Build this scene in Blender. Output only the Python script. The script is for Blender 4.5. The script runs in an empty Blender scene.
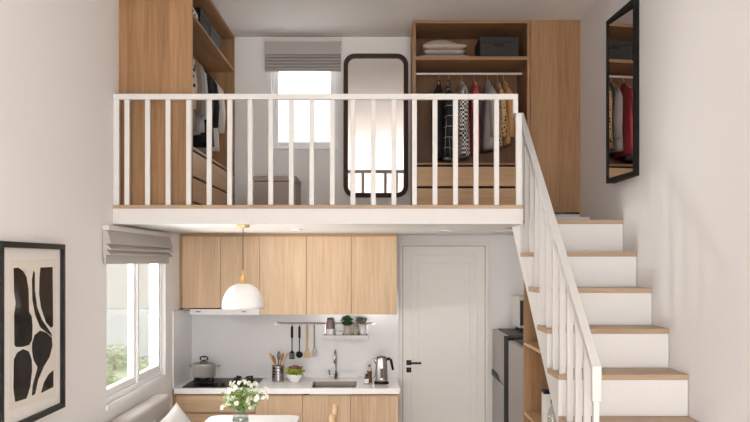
import bpy, bmesh, math, random
from mathutils import Vector, Matrix
random.seed(7)
C = bpy.context.scene.collection
S = bpy.context.scene
PI = math.pi
EYE = 1.882
F = 880.0
VX, VY = 375.0, 262.0
# ---------------------------------------------------------------- camera
cam = bpy.data.cameras.new('camera'); co = bpy.data.objects.new('camera', cam); C.objects.link(co)
co.location = (0, 0, EYE); co.rotation_euler = (PI/2, 0, 0)
cam.sensor_width = 36; cam.lens = 36*F/750; cam.shift_y = (VY-211)/750; cam.shift_x = 0
cam.clip_start = .05
S.camera = co
# ---------------------------------------------------------------- colour management
S.view_settings.view_transform = 'Standard'; S.view_settings.look = 'None'
S.view_settings.gamma = 1; S.view_settings.exposure = 0.5
S.view_settings.use_curve_mapping = False
# ---------------------------------------------------------------- world: bright overcast sky
w = bpy.data.worlds.new('sky'); S.world = w; w.use_nodes = True
nt = w.node_tree; bg = nt.nodes['Background']
tc = nt.nodes.new('ShaderNodeTexCoord'); sp = nt.nodes.new('ShaderNodeSeparateXYZ')
nt.links.new(tc.outputs['Generated'], sp.inputs[0])
rp = nt.nodes.new('ShaderNodeValToRGB'); nt.links.new(sp.outputs['Z'], rp.inputs[0])
rp.color_ramp.elements[0].position = .0; rp.color_ramp.elements[0].color = (.36, .37, .37, 1)
rp.color_ramp.elements[1].position = .30; rp.color_ramp.elements[1].color = (.98, .99, 1, 1)
nt.links.new(rp.outputs[0], bg.inputs[0]); bg.inputs[1].default_value = 2.3

def area(name, loc, rot, sx, sy, power, color=(1, 1, 1), portal=False, spread=None):
    l = bpy.data.lights.new(name, 'AREA'); l.shape = 'RECTANGLE'; l.size = sx; l.size_y = sy
    l.energy = power; l.color = color
    if portal: l.cycles.is_portal = True
    if spread: l.spread = spread
    o = bpy.data.objects.new(name, l); C.objects.link(o); o.location = loc; o.rotation_euler = rot
    return o
YF = -3.3   # the wall behind the camera, with three tall windows
XL0, XR0 = -1.578, 1.633
FW = [(-1.25, -.52), (-.36, .36), (.52, 1.25)]
for a, b in FW:
    area('daylight_front_window', ((a+b)/2, YF-.20, 1.75), (PI/2+.11, 0, 0), b-a, 2.3, 80, (1, .985, .97))
LW, RW = (-3.0, .4), (-3.0, .4)
area('added_side_fill', (XL0-.22, sum(LW)/2, 1.7), (0, -PI/2, 0), 2.3, LW[1]-LW[0]-.1, 26, (1, .985, .975))  # added fill lamp behind a made-up side opening, brightens the right wall
area('added_side_fill', (XR0+.22, sum(RW)/2, 1.7), (0, PI/2, 0), 2.3, RW[1]-RW[0]-.1, 29, (1, .985, .975))  # its added counterpart, brightens the left wall
area('daylight_left_window', (-1.80, 5.87, 1.45), (0, -PI/2, 0), 1.0, 1.40, 5, portal=True)
area('daylight_back_window', (-.61, 7.74, 3.2), (-PI/2, 0, 0), .62, .95, 7, (.98, .99, 1))
def aim(o, p): o.rotation_euler = (Vector(p)-o.location).to_track_quat('-Z', 'Y').to_euler()
aim(area('sky_fill_left_window', (-3.0, 5.9, 3.3), (0, 0, 0), 2.2, 1.8, 140, (.98, .99, 1)), (-1.5, 5.9, 1.4))  # added unseen lamp, strengthens skylight through the left window

aim(area('added_upfill_left', (-3.3, 5.6, .35), (0, 0, 0), 1.8, 2.4, 330, (1, .98, .95)), (-.6, 6.4, 2.1))  # added lamp out of view, brightens the loft underside from below
# ---------------------------------------------------------------- helpers
def X(px, d): return (px-VX)*d/F
def Z(py, d): return EYE+(VY-py)*d/F
def srgb(r, g, b):
    f = lambda c: (c/255/12.92) if c/255 <= .04045 else ((c/255+.055)/1.055)**2.4
    return (f(r), f(g), f(b), 1)
MATS = {}
def mat(name, col, rough=.6, metal=0, spec=.5, emit=None, estr=0, alpha=None, trans=0, bump=0, bscale=60, coat=0):
    if name in MATS: return MATS[name]
    m = bpy.data.materials.new(name); m.use_nodes = True; n = m.node_tree; b = n.nodes['Principled BSDF']
    c = srgb(*col)
    b.inputs['Base Color'].default_value = c; b.inputs['Roughness'].default_value = rough
    b.inputs['Metallic'].default_value = metal; b.inputs['Specular IOR Level'].default_value = spec
    b.inputs['Transmission Weight'].default_value = trans
    b.inputs['Coat Weight'].default_value = coat
    if emit: b.inputs['Emission Color'].default_value = srgb(*emit); b.inputs['Emission Strength'].default_value = estr
    # every surface has a little procedural variation
    t = n.nodes.new('ShaderNodeTexCoord'); no = n.nodes.new('ShaderNodeTexNoise')
    no.inputs['Scale'].default_value = bscale; no.inputs['Detail'].default_value = 3
    n.links.new(t.outputs['Object'], no.inputs['Vector'])
    mx = n.nodes.new('ShaderNodeMix'); mx.data_type = 'RGBA'
    mx.inputs[6].default_value = tuple(v*.96 for v in c[:3])+(1,); mx.inputs[7].default_value = tuple(min(1, v*1.04) for v in c[:3])+(1,)
    n.links.new(no.outputs[0], mx.inputs[0]); n.links.new(mx.outputs[2], b.inputs['Base Color'])
    if bump:
        bp = n.nodes.new('ShaderNodeBump'); bp.inputs['Strength'].default_value = bump; bp.inputs['Distance'].default_value = .01
        n.links.new(no.outputs[0], bp.inputs['Height']); n.links.new(bp.outputs[0], b.inputs['Normal'])
    MATS[name] = m
    return m
def oak(name, c1, c2, axis='z', rough=.5):
    if name in MATS: return MATS[name]
    m = bpy.data.materials.new(name); m.use_nodes = True; n = m.node_tree; b = n.nodes['Principled BSDF']
    b.inputs['Roughness'].default_value = rough; b.inputs['Specular IOR Level'].default_value = .35
    t = n.nodes.new('ShaderNodeTexCoord'); oi = n.nodes.new('ShaderNodeObjectInfo')
    ad = n.nodes.new('ShaderNodeVectorMath'); ad.operation = 'ADD'
    ml = n.nodes.new('ShaderNodeMath'); ml.operation = 'MULTIPLY'; ml.inputs[1].default_value = 7.3
    n.links.new(oi.outputs['Random'], ml.inputs[0]); n.links.new(t.outputs['Object'], ad.inputs[0]); n.links.new(ml.outputs[0], ad.inputs[1])
    mp = n.nodes.new('ShaderNodeMapping'); n.links.new(ad.outputs[0], mp.inputs[0])
    s = [1, 1, 1]; s['xyz'.index(axis)] = .045
    mp.inputs['Scale'].default_value = s
    n1 = n.nodes.new('ShaderNodeTexNoise'); n1.inputs['Scale'].default_value = 75; n1.inputs['Detail'].default_value = 5; n1.inputs['Roughness'].default_value = .65
    n2 = n.nodes.new('ShaderNodeTexNoise'); n2.inputs['Scale'].default_value = 14; n2.inputs['Detail'].default_value = 3; n2.inputs['Distortion'].default_value = .6
    n.links.new(mp.outputs[0], n1.inputs['Vector']); n.links.new(mp.outputs[0], n2.inputs['Vector'])
    a = n.nodes.new('ShaderNodeMath'); a.operation = 'MULTIPLY_ADD'; a.inputs[1].default_value = .55
    h = n.nodes.new('ShaderNodeMath'); h.operation = 'MULTIPLY'; h.inputs[1].default_value = .45
    n.links.new(n2.outputs[0], h.inputs[0]); n.links.new(n1.outputs[0], a.inputs[0]); n.links.new(h.outputs[0], a.inputs[2])
    r = n.nodes.new('ShaderNodeValToRGB'); r.color_ramp.elements[0].position = .33; r.color_ramp.elements[1].position = .67
    r.color_ramp.elements[0].color = srgb(*c1); r.color_ramp.elements[1].color = srgb(*c2)
    n.links.new(a.outputs[0], r.inputs[0]); n.links.new(r.outputs[0], b.inputs['Base Color'])
    MATS[name] = m
    return m

class MB:
    def __init__(s): s.bm = bmesh.new()
    def box(s, x0, x1, y0, y1, z0, z1, bev=0, rot=None, seg=1):
        b = bmesh.new(); bmesh.ops.create_cube(b, size=1)
        for v in b.verts: v.co = Vector(((x0+x1)/2+v.co.x*(x1-x0), (y0+y1)/2+v.co.y*(y1-y0), (z0+z1)/2+v.co.z*(z1-z0)))
        if bev: bmesh.ops.bevel(b, geom=list(b.edges), offset=bev, segments=seg, profile=.5, affect='EDGES')
        if rot: 
            for v in b.verts: v.co = rot @ v.co
        s.join(b); return s
    def join(s, b):
        me = bpy.data.meshes.new('t'); b.to_mesh(me); b.free(); s.bm.from_mesh(me); bpy.data.meshes.remove(me)
    def frustum(s, p0, p1, r0, r1, seg=16, cap=True):
        p0 = Vector(p0); p1 = Vector(p1); d = p1-p0; q = d.to_track_quat('Z', 'Y').to_matrix()
        A = []; B = []
        for i in range(seg):
            a = 2*PI*i/seg; v = q @ Vector((math.cos(a), math.sin(a), 0))
            A.append(s.bm.verts.new(p0+v*r0)); B.append(s.bm.verts.new(p1+v*r1))
        for i in range(seg):
            j = (i+1) % seg; s.bm.faces.new((A[i], A[j], B[j], B[i]))
        if cap:
            s.bm.faces.new(A[::-1]); s.bm.faces.new(B)
        return s
    def cyl(s, p0, p1, r, seg=16): return s.frustum(p0, p1, r, r, seg)
    def lathe(s, c, prof, seg=24, sx=1, sy=1, close=True):
        rings = []
        for r, z in prof:
            if r <= 1e-5: rings.append([s.bm.verts.new((c[0], c[1], c[2]+z))])
            else: rings.append([s.bm.verts.new((c[0]+r*sx*math.cos(2*PI*i/seg), c[1]+r*sy*math.sin(2*PI*i/seg), c[2]+z)) for i in range(seg)])
        for A, B in zip(rings, rings[1:]):
            for i in range(seg):
                j = (i+1) % seg
                if len(A) == 1 and len(B) == 1: continue
                if len(A) == 1: s.bm.faces.new((A[0], B[j], B[i]))
                elif len(B) == 1: s.bm.faces.new((A[i], A[j], B[0]))
                else: s.bm.faces.new((A[i], A[j], B[j], B[i]))
        return s
    def tube(s, pts, r, seg=10):
        pts = [Vector(p) for p in pts]; n = len(pts); rs = r if isinstance(r, (list, tuple)) else [r]*n
        prev = None; up = Vector((0, 0, 1))
        t0 = (pts[1]-pts[0]).normalized()
        if abs(t0.dot(up)) > .95: up = Vector((0, 1, 0))
        for k, p in enumerate(pts):
            t = (pts[min(k+1, n-1)]-pts[max(k-1, 0)]).normalized()
            a = up - t*up.dot(t); a.normalize(); b = t.cross(a); up = a
            ring = [s.bm.verts.new(p+(a*math.cos(2*PI*i/seg)+b*math.sin(2*PI*i/seg))*rs[k]) for i in range(seg)]
            if prev:
                for i in range(seg):
                    j = (i+1) % seg; s.bm.faces.new((prev[i], prev[j], ring[j], ring[i]))
            else: s.bm.faces.new(ring[::-1])
            prev = ring
        s.bm.faces.new(prev); return s
    def prism(s, pts, ax, a0, a1):
        """polygon pts in the other two axes, extruded along axis ax from a0 to a1"""
        def mk(p, a):
            l = list(p); l.insert('xyz'.index(ax), a); return s.bm.verts.new(l)
        A = [mk(p, a0) for p in pts]; B = [mk(p, a1) for p in pts]; n = len(pts)
        s.bm.faces.new(A); s.bm.faces.new(B[::-1])
        for i in range(n):
            j = (i+1) % n; s.bm.faces.new((A[i], B[i], B[j], A[j]))
        return s
    def ring(s, outer, inner, ax, a0, a1):
        """frame between two outlines with equal point counts"""
        def mk(p, a):
            l = list(p); l.insert('xyz'.index(ax), a); return s.bm.verts.new(l)
        O0 = [mk(p, a0) for p in outer]; O1 = [mk(p, a1) for p in outer]; I0 = [mk(p, a0) for p in inner]; I1 = [mk(p, a1) for p in inner]
        n = len(outer)
        for i in range(n):
            j = (i+1) % n
            s.bm.faces.new((O0[i], O0[j], I0[j], I0[i])); s.bm.faces.new((O1[i], I1[i], I1[j], O1[j]))
            s.bm.faces.new((O0[i], O1[i], O1[j], O0[j])); s.bm.faces.new((I0[i], I0[j], I1[j], I1[i]))
        return s
    def sphere(s, c, r, sx=1, sy=1, sz=1, u=14, v=9, rot=None):
        b = bmesh.new(); bmesh.ops.create_uvsphere(b, u_segments=u, v_segments=v, radius=r)
        for q in b.verts:
            p = Vector((q.co.x*sx, q.co.y*sy, q.co.z*sz))
            if rot: p = rot @ p
            q.co = p+Vector(c)
        s.join(b); return s
    def build(s, name, m, parent=None, smooth=False, bev=0, origin=None, solid=0, sub=0):
        bmesh.ops.recalc_face_normals(s.bm, faces=s.bm.faces)
        off = wl(parent) if parent else (Vector(origin) if origin else base(s.bm))
        for v in s.bm.verts: v.co -= off
        me = bpy.data.meshes.new(name); s.bm.to_mesh(me); s.bm.free()
        if smooth:
            for p in me.polygons: p.use_smooth = True
        me.materials.append(m)
        o = bpy.data.objects.new(name, me); C.objects.link(o)
        if parent: o.parent = parent
        else: o.location = off
        if solid:
            q = o.modifiers.new('s', 'SOLIDIFY'); q.thickness = solid; q.offset = 0
        if bev:
            q = o.modifiers.new('b', 'BEVEL'); q.width = bev; q.segments = 2; q.limit_method = 'ANGLE'
        if sub:
            q = o.modifiers.new('u', 'SUBSURF'); q.levels = sub; q.render_levels = sub
        return o
def base(bm):
    xs = [v.co.x for v in bm.verts]; ys = [v.co.y for v in bm.verts]; zs = [v.co.z for v in bm.verts]
    return Vector(((min(xs)+max(xs))/2, (min(ys)+max(ys))/2, min(zs)))
def wl(o):
    p = Vector((0, 0, 0))
    while o: p = p+o.location; o = o.parent
    return p
def thing(name, label, cat, loc, group=None):
    o = bpy.data.objects.new(name, None); C.objects.link(o); o.location = loc; o.empty_display_size = .1
    return tag(o, label, cat, group)
def tag(o, label, cat, group=None, kind=None):
    o['label'] = label; o['category'] = cat
    if group: o['group'] = group
    if kind: o['kind'] = kind
    return o
def struct(o, label, cat):
    o['kind'] = 'structure'; o['label'] = label; o['category'] = cat; return o
def box(name, m, parent, x0, x1, y0, y1, z0, z1, bev=0, label=None):
    o = MB().box(x0, x1, y0, y1, z0, z1).build(name, m, parent, bev=bev)
    if label: o['label'] = label
    return o
def rrect(x0, x1, z0, z1, r, n=7):
    pts = []
    for cx, cz, a0 in ((x1-r, z1-r, 0), (x0+r, z1-r, PI/2), (x0+r, z0+r, PI), (x1-r, z0+r, 3*PI/2)):
        for i in range(n+1):
            a = a0+PI/2*i/n; pts.append((cx+r*math.cos(a), cz+r*math.sin(a)))
    return pts

# ---------------------------------------------------------------- dimensions
XL, XR = -1.578, 1.633
D = 7.53
D0 = 5.30
ZL = EYE+.343       # loft floor
ZSB = EYE+.229      # loft underside
ZC = EYE+1.925      # ceiling
XS = .954           # left side of the stairs

# ---------------------------------------------------------------- materials
M_wall = mat('wall_paint', (238, 235, 234), .75, bump=.04, bscale=120)
M_ceil = mat('ceiling_paint', (243, 239, 236), .8, bscale=40)
M_white = mat('white_satin_paint', (218, 215, 212), .5)
M_riser = mat('riser_paint', (224, 221, 219), .5)
M_door = mat('door_paint', (236, 232, 228), .5)
M_frame = mat('window_frame_white', (236, 236, 236), .35)
M_splash = mat('glossy_splashback', (228, 226, 227), .1, spec=.5)
oakW = ((138, 101, 67), (178, 138, 99)); oakK = ((190, 158, 124), (220, 192, 161))
M_oak = oak('wardrobe_oak', *oakW); M_oakx = oak('wardrobe_oak_horizontal', *oakW, axis='x'); M_oaky = oak('wardrobe_oak_deep', *oakW, axis='y')
M_oakd = oak('drawer_oak', (190, 152, 112), (212, 177, 138), 'x'); M_oakdy = oak('drawer_oak_deep', (190, 152, 112), (212, 177, 138), 'y')
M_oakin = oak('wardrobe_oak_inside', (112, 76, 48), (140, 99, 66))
M_kit = oak('kitchen_oak', *oakK); M_kitx = oak('kitchen_oak_horizontal', *oakK, axis='x')
M_kitd = oak('kitchen_oak_edge', (160, 124, 88), (184, 148, 110), 'x')
M_tread = oak('tread_oak', (162, 136, 110), (190, 164, 137), 'x')
M_floor = oak('floor_oak', (222, 208, 192), (238, 227, 212), 'y')
M_black = mat('black_satin', (22, 21, 21), .5, spec=.3); M_blackm = mat('black_matt', (28, 27, 27), .8)
M_steel = mat('brushed_steel', (206, 202, 198), .33, metal=1, bscale=200)
M_steeld = mat('dark_steel', (120, 114, 108), .35, metal=1)
M_chrome = mat('chrome', (225, 225, 225), .08, metal=1)
M_brass = mat('brushed_brass', (226, 190, 126), .4, metal=.8)
M_quartz = mat('white_quartz', (249, 247, 246), .25, bscale=150)
M_blind = mat('blind_linen', (184, 177, 173), .9, bump=.1, bscale=400)
M_dark = mat('gap_shade_and_plinth_dark', (38, 27, 21), .9)  # plinth brown, also painted shade behind the drawer gaps
M_walnut = mat('walnut_frame', (74, 50, 40), .6, spec=.2)
M_mirror = mat('mirror_silver', (236, 232, 230), 0.0, metal=1)
M_greybox = mat('charcoal_board', (52, 50, 49), .8)
M_taupe = mat('taupe_fabric', (176, 163, 156), .9)
M_ceramic = mat('white_ceramic', (238, 236, 234), .3)
M_wood = mat('pale_wood', (220, 184, 144), .55); M_wood2 = mat('brown_wood', (176, 126, 84), .55)
M_leaf = mat('green_leaf', (96, 132, 62), .6); M_leaf2 = mat('dull_leaf', (140, 138, 118), .7); M_leafd = mat('dark_leaf', (60, 104, 52), .6)
M_sofa = mat('sofa_fabric', (176, 168, 163), .95, bump=.2, bscale=500); M_cush = mat('cushion_fabric', (196, 191, 187), .95, bump=.2, bscale=300)

def glassmat(name, tint=(1, 1, 1), refl=.08, rough=0, fac=.5):
    m = bpy.data.materials.new(name); m.use_nodes = True; n = m.node_tree
    for q in list(n.nodes): n.nodes.remove(q)
    o = n.nodes.new('ShaderNodeOutputMaterial'); t = n.nodes.new('ShaderNodeBsdfTransparent'); t.inputs[0].default_value = (*tint, 1)
    g = n.nodes.new('ShaderNodeBsdfGlossy'); g.inputs['Roughness'].default_value = rough
    mx = n.nodes.new('ShaderNodeMixShader'); lw = n.nodes.new('ShaderNodeLayerWeight'); lw.inputs[0].default_value = .25
    a = n.nodes.new('ShaderNodeMath'); a.operation = 'MULTIPLY_ADD'; a.inputs[1].default_value = fac; a.inputs[2].default_value = refl
    n.links.new(lw.outputs['Facing'], a.inputs[0]); n.links.new(a.outputs[0], mx.inputs[0])
    n.links.new(t.outputs[0], mx.inputs[1]); n.links.new(g.outputs[0], mx.inputs[2]); n.links.new(mx.outputs[0], o.inputs[0])
    return m
G_pane = glassmat('window_glass', refl=.02); G_vase = glassmat('vase_glass', (.86, .89, .88), .12, .05)
G_smoke = glassmat('smoked_plastic', (.45, .36, .33), .1, .1); G_jar = glassmat('jar_glass', (.9, .9, .88), .1, .05)

# ================================================================= SETTING
def wall_with_holes(axis, a0, a1, u0, u1, z0, z1, holes):
    """wall slab; axis = normal axis, u = the horizontal one, holes = (u0,u1,z0,z1) sorted by u"""
    m = MB()
    def bx(p0, p1, q0, q1):
        if p1-p0 < 1e-4 or q1-q0 < 1e-4: return
        if axis == 'x': m.box(a0, a1, p0, p1, q0, q1)
        else: m.box(p0, p1, a0, a1, q0, q1)
    c = u0
    for h in holes:
        bx(c, h[0], z0, z1); bx(h[0], h[1], z0, h[2]); bx(h[0], h[1], h[3], z1); c = h[1]
    bx(c, u1, z0, z1)
    return m
struct(MB().box(XL-.2, XR+.2, YF-.2, D+.2, -.12, 0).build('floor', M_floor), 'pale oak floor of the lower room', 'floor')
struct(MB().box(XL-.2, XR+.2, YF-.2, D+.2, ZC, ZC+.12).build('ceiling', M_ceil), 'white painted ceiling above the loft', 'ceiling')
WLy0, WLy1, WLz0, WLz1 = 5.16, 6.58, EYE-.842, EYE+.10
struct(wall_with_holes('x', XL-.11, XL, YF-.2, D+.2, 0, ZC, [(LW[0], LW[1], .5, 2.9), (WLy0, WLy1, WLz0, WLz1)]).build('wall_left', M_wall), 'white wall on the left with picture and window', 'wall')
UWx0, UWx1, UWz0, UWz1 = X(271.5, D), X(336.5, D), Z(147.5, D), Z(58, D)
struct(wall_with_holes('y', D, D+.16, XL-.16, XR+.16, 0, ZC, [(UWx0, UWx1, UWz0, UWz1)]).build('wall_back', M_wall), 'white back wall behind kitchen and loft', 'wall')
struct(wall_with_holes('x', XR, XR+.16, YF-.2, D+.2, 0, ZC, [(RW[0], RW[1], .5, 2.9)]).build('wall_right', M_wall), 'white wall on the right beside the stairs', 'wall')
struct(wall_with_holes('y', YF-.16, YF, XL-.16, XR+.16, 0, ZC, [(a, b, .55, 3.55) for a, b in FW]).build('wall_front', M_wall), 'white wall behind the viewer with tall windows', 'wall')
# loft floor slab
lf = MB().box(XL, .891, D0, 6.70, ZSB, ZL-.022).box(XL, XR, 6.70, D, ZSB, ZL-.022).build('loft_floor', M_white, origin=(0, D0, ZSB))
struct(lf, 'white loft slab edge and underside above the kitchen', 'loft floor')
lb = MB().box(XL, .894, D0-.006, 6.70, ZL-.022, ZL).box(XL, XR, 6.70, D, ZL-.022, ZL).build('floor_boards', M_tread, lf)

def window(name, axis, plane, u0, u1, z0, z1, depth, splits, fr=.045, sash=.05, label='', outward=1, sill=None):
    """frame set back from the inner wall face"""
    r = bpy.data.objects.new(name, None); C.objects.link(r)
    r.location = (plane, (u0+u1)/2, z0) if axis == 'x' else ((u0+u1)/2, plane, z0)
    struct(r, label, 'window')
    def bx(m, p0, p1, a0, a1, q0, q1):
        a0, a1 = plane+outward*a0, plane+outward*a1
        if a0 > a1: a0, a1 = a1, a0
        if axis == 'x': m.box(a0, a1, p0, p1, q0, q1)
        else: m.box(p0, p1, a0, a1, q0, q1)
        return m
    e = .001
    m = MB(); A0, A1 = depth, depth+.06
    bx(m, u0+e, u0+fr, A0, A1, z0+e, z1-e); bx(m, u1-fr, u1-e, A0, A1, z0+e, z1-e); bx(m, u0+fr, u1-fr, A0, A1, z0+e, z0+fr); bx(m, u0+fr, u1-fr, A0, A1, z1-fr, z1-e)
    cuts = [u0+fr]+[c for c in splits]+[u1-fr]
    for c in splits: bx(m, c-fr*.5, c+fr*.5, A0-.005, A1, z0+fr, z1-fr)
    m.build('window_frame', M_frame, r, bev=.003)
    for k in range(len(cuts)-1):
        a = cuts[k]+(fr*.5 if k > 0 else 0)+e; b = cuts[k+1]-(fr*.5 if k < len(cuts)-2 else 0)-e
        m = MB(); B0, B1 = depth+.008, depth+.05; q0, q1 = z0+fr+e, z1-fr-e
        bx(m, a, a+sash, B0, B1, q0, q1); bx(m, b-sash, b, B0, B1, q0, q1); bx(m, a+sash, b-sash, B0, B1, q0, q0+sash); bx(m, a+sash, b-sash, B0, B1, q1-sash, q1)
        s = m.build('sash', M_frame, r, bev=.003)
        bx(MB(), a+sash-.002, b-sash+.002, depth+.026, depth+.030, q0+sash-.002, q1-sash+.002).build('pane', G_pane, s)
    if sill:
        bx(MB(), u0-sill[0], u1+sill[0], -sill[1], depth, z0-sill[2], z0+.001).build('window_sill', M_frame, r, bev=.003)
    return r
window('window_1', 'y', D, UWx0, UWx1, UWz0, UWz1, .05, [], fr=.025, sash=.03, label='bright white framed window in the loft back wall', sill=(.02, .02, .02))
window('window_2', 'x', XL, WLy0, WLy1, WLz0, WLz1, .012, [5.90], fr=.035, sash=.045, label='white two pane casement window on the left wall', outward=-1)
for k, (a, b) in enumerate(FW):
    window('window_%d' % (k+3), 'y', YF, a, b, .55, 3.55, .03, [], fr=.05, sash=.04, label='tall white window behind the viewer', outward=-1)
window('window_6', 'x', XL, LW[0], LW[1], .5, 2.9, .06, [-1.87, -.73], fr=.05, sash=.04, label='added long white window, unseen, on the left wall beside the viewer', outward=-1)  # made-up opening out of view, lets fill light onto the right wall
window('window_7', 'x', XR, RW[0], RW[1], .5, 2.9, .06, [-1.87, -.73], fr=.05, sash=.04, label='added long white window, unseen, on the right wall beside the viewer', outward=1)  # made-up opening out of view, lets fill light onto the left wall
# window lining trim on the left wall
t = MB().box(XL-.001, XL+.012, WLy0-.0, WLy1+.02, WLz0-.03, WLz0).box(XL-.001, XL+.012, WLy1, WLy1+.025, WLz0, WLz1)
struct(t.build('trim_1', M_frame), 'white trim around the left window', 'trim')

# door
dx0, dx1, dzt = X(403, D), X(484.8, D), Z(246.2, D)
dr = bpy.data.objects.new('door_1', None); C.objects.link(dr); dr.location = ((dx0+dx1)/2, D, 0)
struct(dr, 'white panelled door with black lever handle beside the kitchen', 'door')
m = MB().box(dx0-.032, dx0-.004, D-.014, D, 0, dzt+.03).box(dx1+.004, dx1+.032, D-.014, D, 0, dzt+.03).box(dx0-.004, dx1+.004, D-.014, D, dzt+.004, dzt+.03)
m.build('door_frame', M_door, dr, bev=.002)
box('door_gap_shade', mat('door_gap_grey', (120, 112, 106), .8), dr, dx0-.004, dx1+.004, D-.0012, D-.0001, .004, dzt+.004)  # dark strip behind the leaf, groove shade put into its colour
leaf = box('door_leaf', M_door, dr, dx0, dx1, D-.006, D-.0015, .008, dzt, bev=.001)
def molding(x0, x1, z0, z1, w, t):
    return MB().ring([(x0, z0), (x1, z0), (x1, z1), (x0, z1)], [(x0+w, z0+w), (x1-w, z0+w), (x1-w, z1-w), (x0+w, z1-w)], 'y', D-.006-t, D-.0055)
molding(X(411, D), X(477, D), .12, Z(254.5, D), .014, .006).build('panel_moulding', M_door, leaf, bev=.002)
molding(X(418, D), X(470, D), .18, Z(263, D), .008, .004).build('panel_moulding', M_door, leaf, bev=.002)
hx, hz = X(408.8, D), Z(362.5, D)
h = MB().box(hx-.021, hx+.021, D-.018, D-.006, hz-.021, hz+.021).cyl((hx, D-.018, hz), (hx, D-.05, hz), .009).box(hx-.009, X(421, D), D-.058, D-.046, hz-.009, hz+.008)
h.build('door_handle', M_black, dr, bev=.001)
lz = Z(369.8, D)
MB().box(hx-.021, hx+.021, D-.016, D-.006, lz-.021, lz+.021).cyl((hx, D-.016, lz), (hx, D-.024, lz), .009).build('door_lock', M_black, dr, bev=.001)

# kitchen splashback (back and left return)
ZCT = EYE-.985        # worktop
DK = 7.10             # upper cabinet fronts
DB = 6.85             # worktop front
ZUB = EYE-.4236; ZUB2 = EYE-.371
struct(MB().box(XL+.012, X(398.5, D), D-.012, D, ZCT, ZUB2+.1).box(XL, XL+.012, DB+.0, D, ZCT, EYE-.385).build('wall_panel_kitchen', M_splash), 'glossy pale grey splashback panel behind the worktop', 'splashback')

# ================================================================= OUTSIDE
G_lawn = mat('lawn_green', (170, 176, 142), .95, bscale=2)
tag(MB().box(-9, -2.6, 12.6, 16.9, -.02, .03).build('lawn', G_lawn), 'strip of short pale green lawn outside the left window', 'lawn', kind='stuff')
struct(MB().box(-16, -1.9, 17, 17.2, -.02, 4.2).build('haze_backdrop', mat('haze_grey', (198, 198, 198), .9, bscale=1)), 'added pale backdrop wall standing in for haze beyond the lawn', 'wall')  # added wall, outdoor haze put into its pale colour

struct(MB().box(-26, -2.2, -6, 40, -.5, -.02).build('ground', mat('pale_paving', (168, 168, 162), .9, bscale=2)), 'pale paved ground outside the left window', 'ground')
def shrub(loc, r, label, n=420, col=M_leaf):
    t = thing('garden_shrub', label, 'shrub', loc, 'shrubs outside the left window')
    MB().frustum(loc, (loc[0], loc[1], loc[2]+r*.6), .03, .01, 8).build('stem', M_wood2, t)
    m = MB()
    for i in range(n):
        a = random.random()*2*PI; u = random.random()**.4; p = math.acos(1-random.random()*1.0)
        c = Vector((loc[0]+r*u*math.sin(p)*math.cos(a)*1.3, loc[1]+r*u*math.sin(p)*math.sin(a)*1.3, loc[2]+.05+r*u*math.cos(p)))
        q = Matrix.Rotation(random.random()*6, 3, 'X') @ Matrix.Rotation(random.random()*6, 3, 'Y')
        s = .05
        v = [m.bm.verts.new(c+q @ Vector(k)) for k in ((-s, 0, 0), (0, -s*.5, 0), (s, 0, 0), (0, s*.5, 0))]
        m.bm.faces.new(v)
    m.build('foliage', col, t)
ML = mat('hazy_green_leaf', (172, 180, 140), .8)  # green paled, haze put into the leaf colour
shrub((-4.35, 13.4, .031), .3, 'round pale green shrub outside the left pane', col=ML)
shrub((-5.6, 14.9, .031), .36, 'larger pale green shrub behind the round one outside the window', col=ML)
shrub((-4.5, 15.2, .031), .4, 'tall pale green shrub seen through the right pane', col=ML)

# ================================================================= STAIRS
RUN, RISE = .3004, .216
dF = [5.78-RUN*i for i in range(11)]          # tread front edges
zT = [EYE+.278-RISE*i for i in range(11)]
st = thing('staircase', 'straight white staircase with oak treads rising along the right wall', 'stairs', ((XS+XR)/2, 4.2, 0))
for i in range(10):
    yb = dF[i]+RUN if i else 6.70
    box('tread', M_tread, st, XS, XR-.002, dF[i], yb-(.0 if i else .002), zT[i]-.028, zT[i], bev=.002)
    zb = zT[i+1]
    box('riser', M_riser, st, XS+.0225, XR-.004, dF[i]+.004, dF[i]+.022, zb+.0005, zT[i]-.0285)
MB().box(.895, XR-.004, 6.68, 6.6985, zT[0]+.0005, ZL).build('riser', M_riser, st)
# cut stringer on the open side, one outline
def strz(y): return EYE+.72*y-4.175
pts = []
pts.append((6.145, zT[0]-.029))
yb = 2.72; 
pts.append((3.30, strz(3.30))) 
y0 = dF[9]+.004
pts.append((2.60+.36, .002)); pts.append((y0, .002))
for i in range(9, -1, -1):
    pts.append((dF[i]+.004, zT[i]-.0285))
    nxt = dF[i]+RUN if i else 6.14
    pts.append((nxt+(.004 if i else 0), zT[i]-.0285))
pts[1] = ((4.175-EYE+.002)/.72, .002); pts[2:4] = [(y0, .002)]
MB().prism(pts, 'x', XS+.001, XS+.022).build('stringer', M_riser, st)
MB().prism([(5.9, strz(5.9)+.001), (5.9, strz(5.9)+.016), (pts[1][0]+.1, .1), (pts[1][0]+.1, .085)], 'x', XS+.024, XR-.004).build('soffit', M_riser, st)

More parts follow.
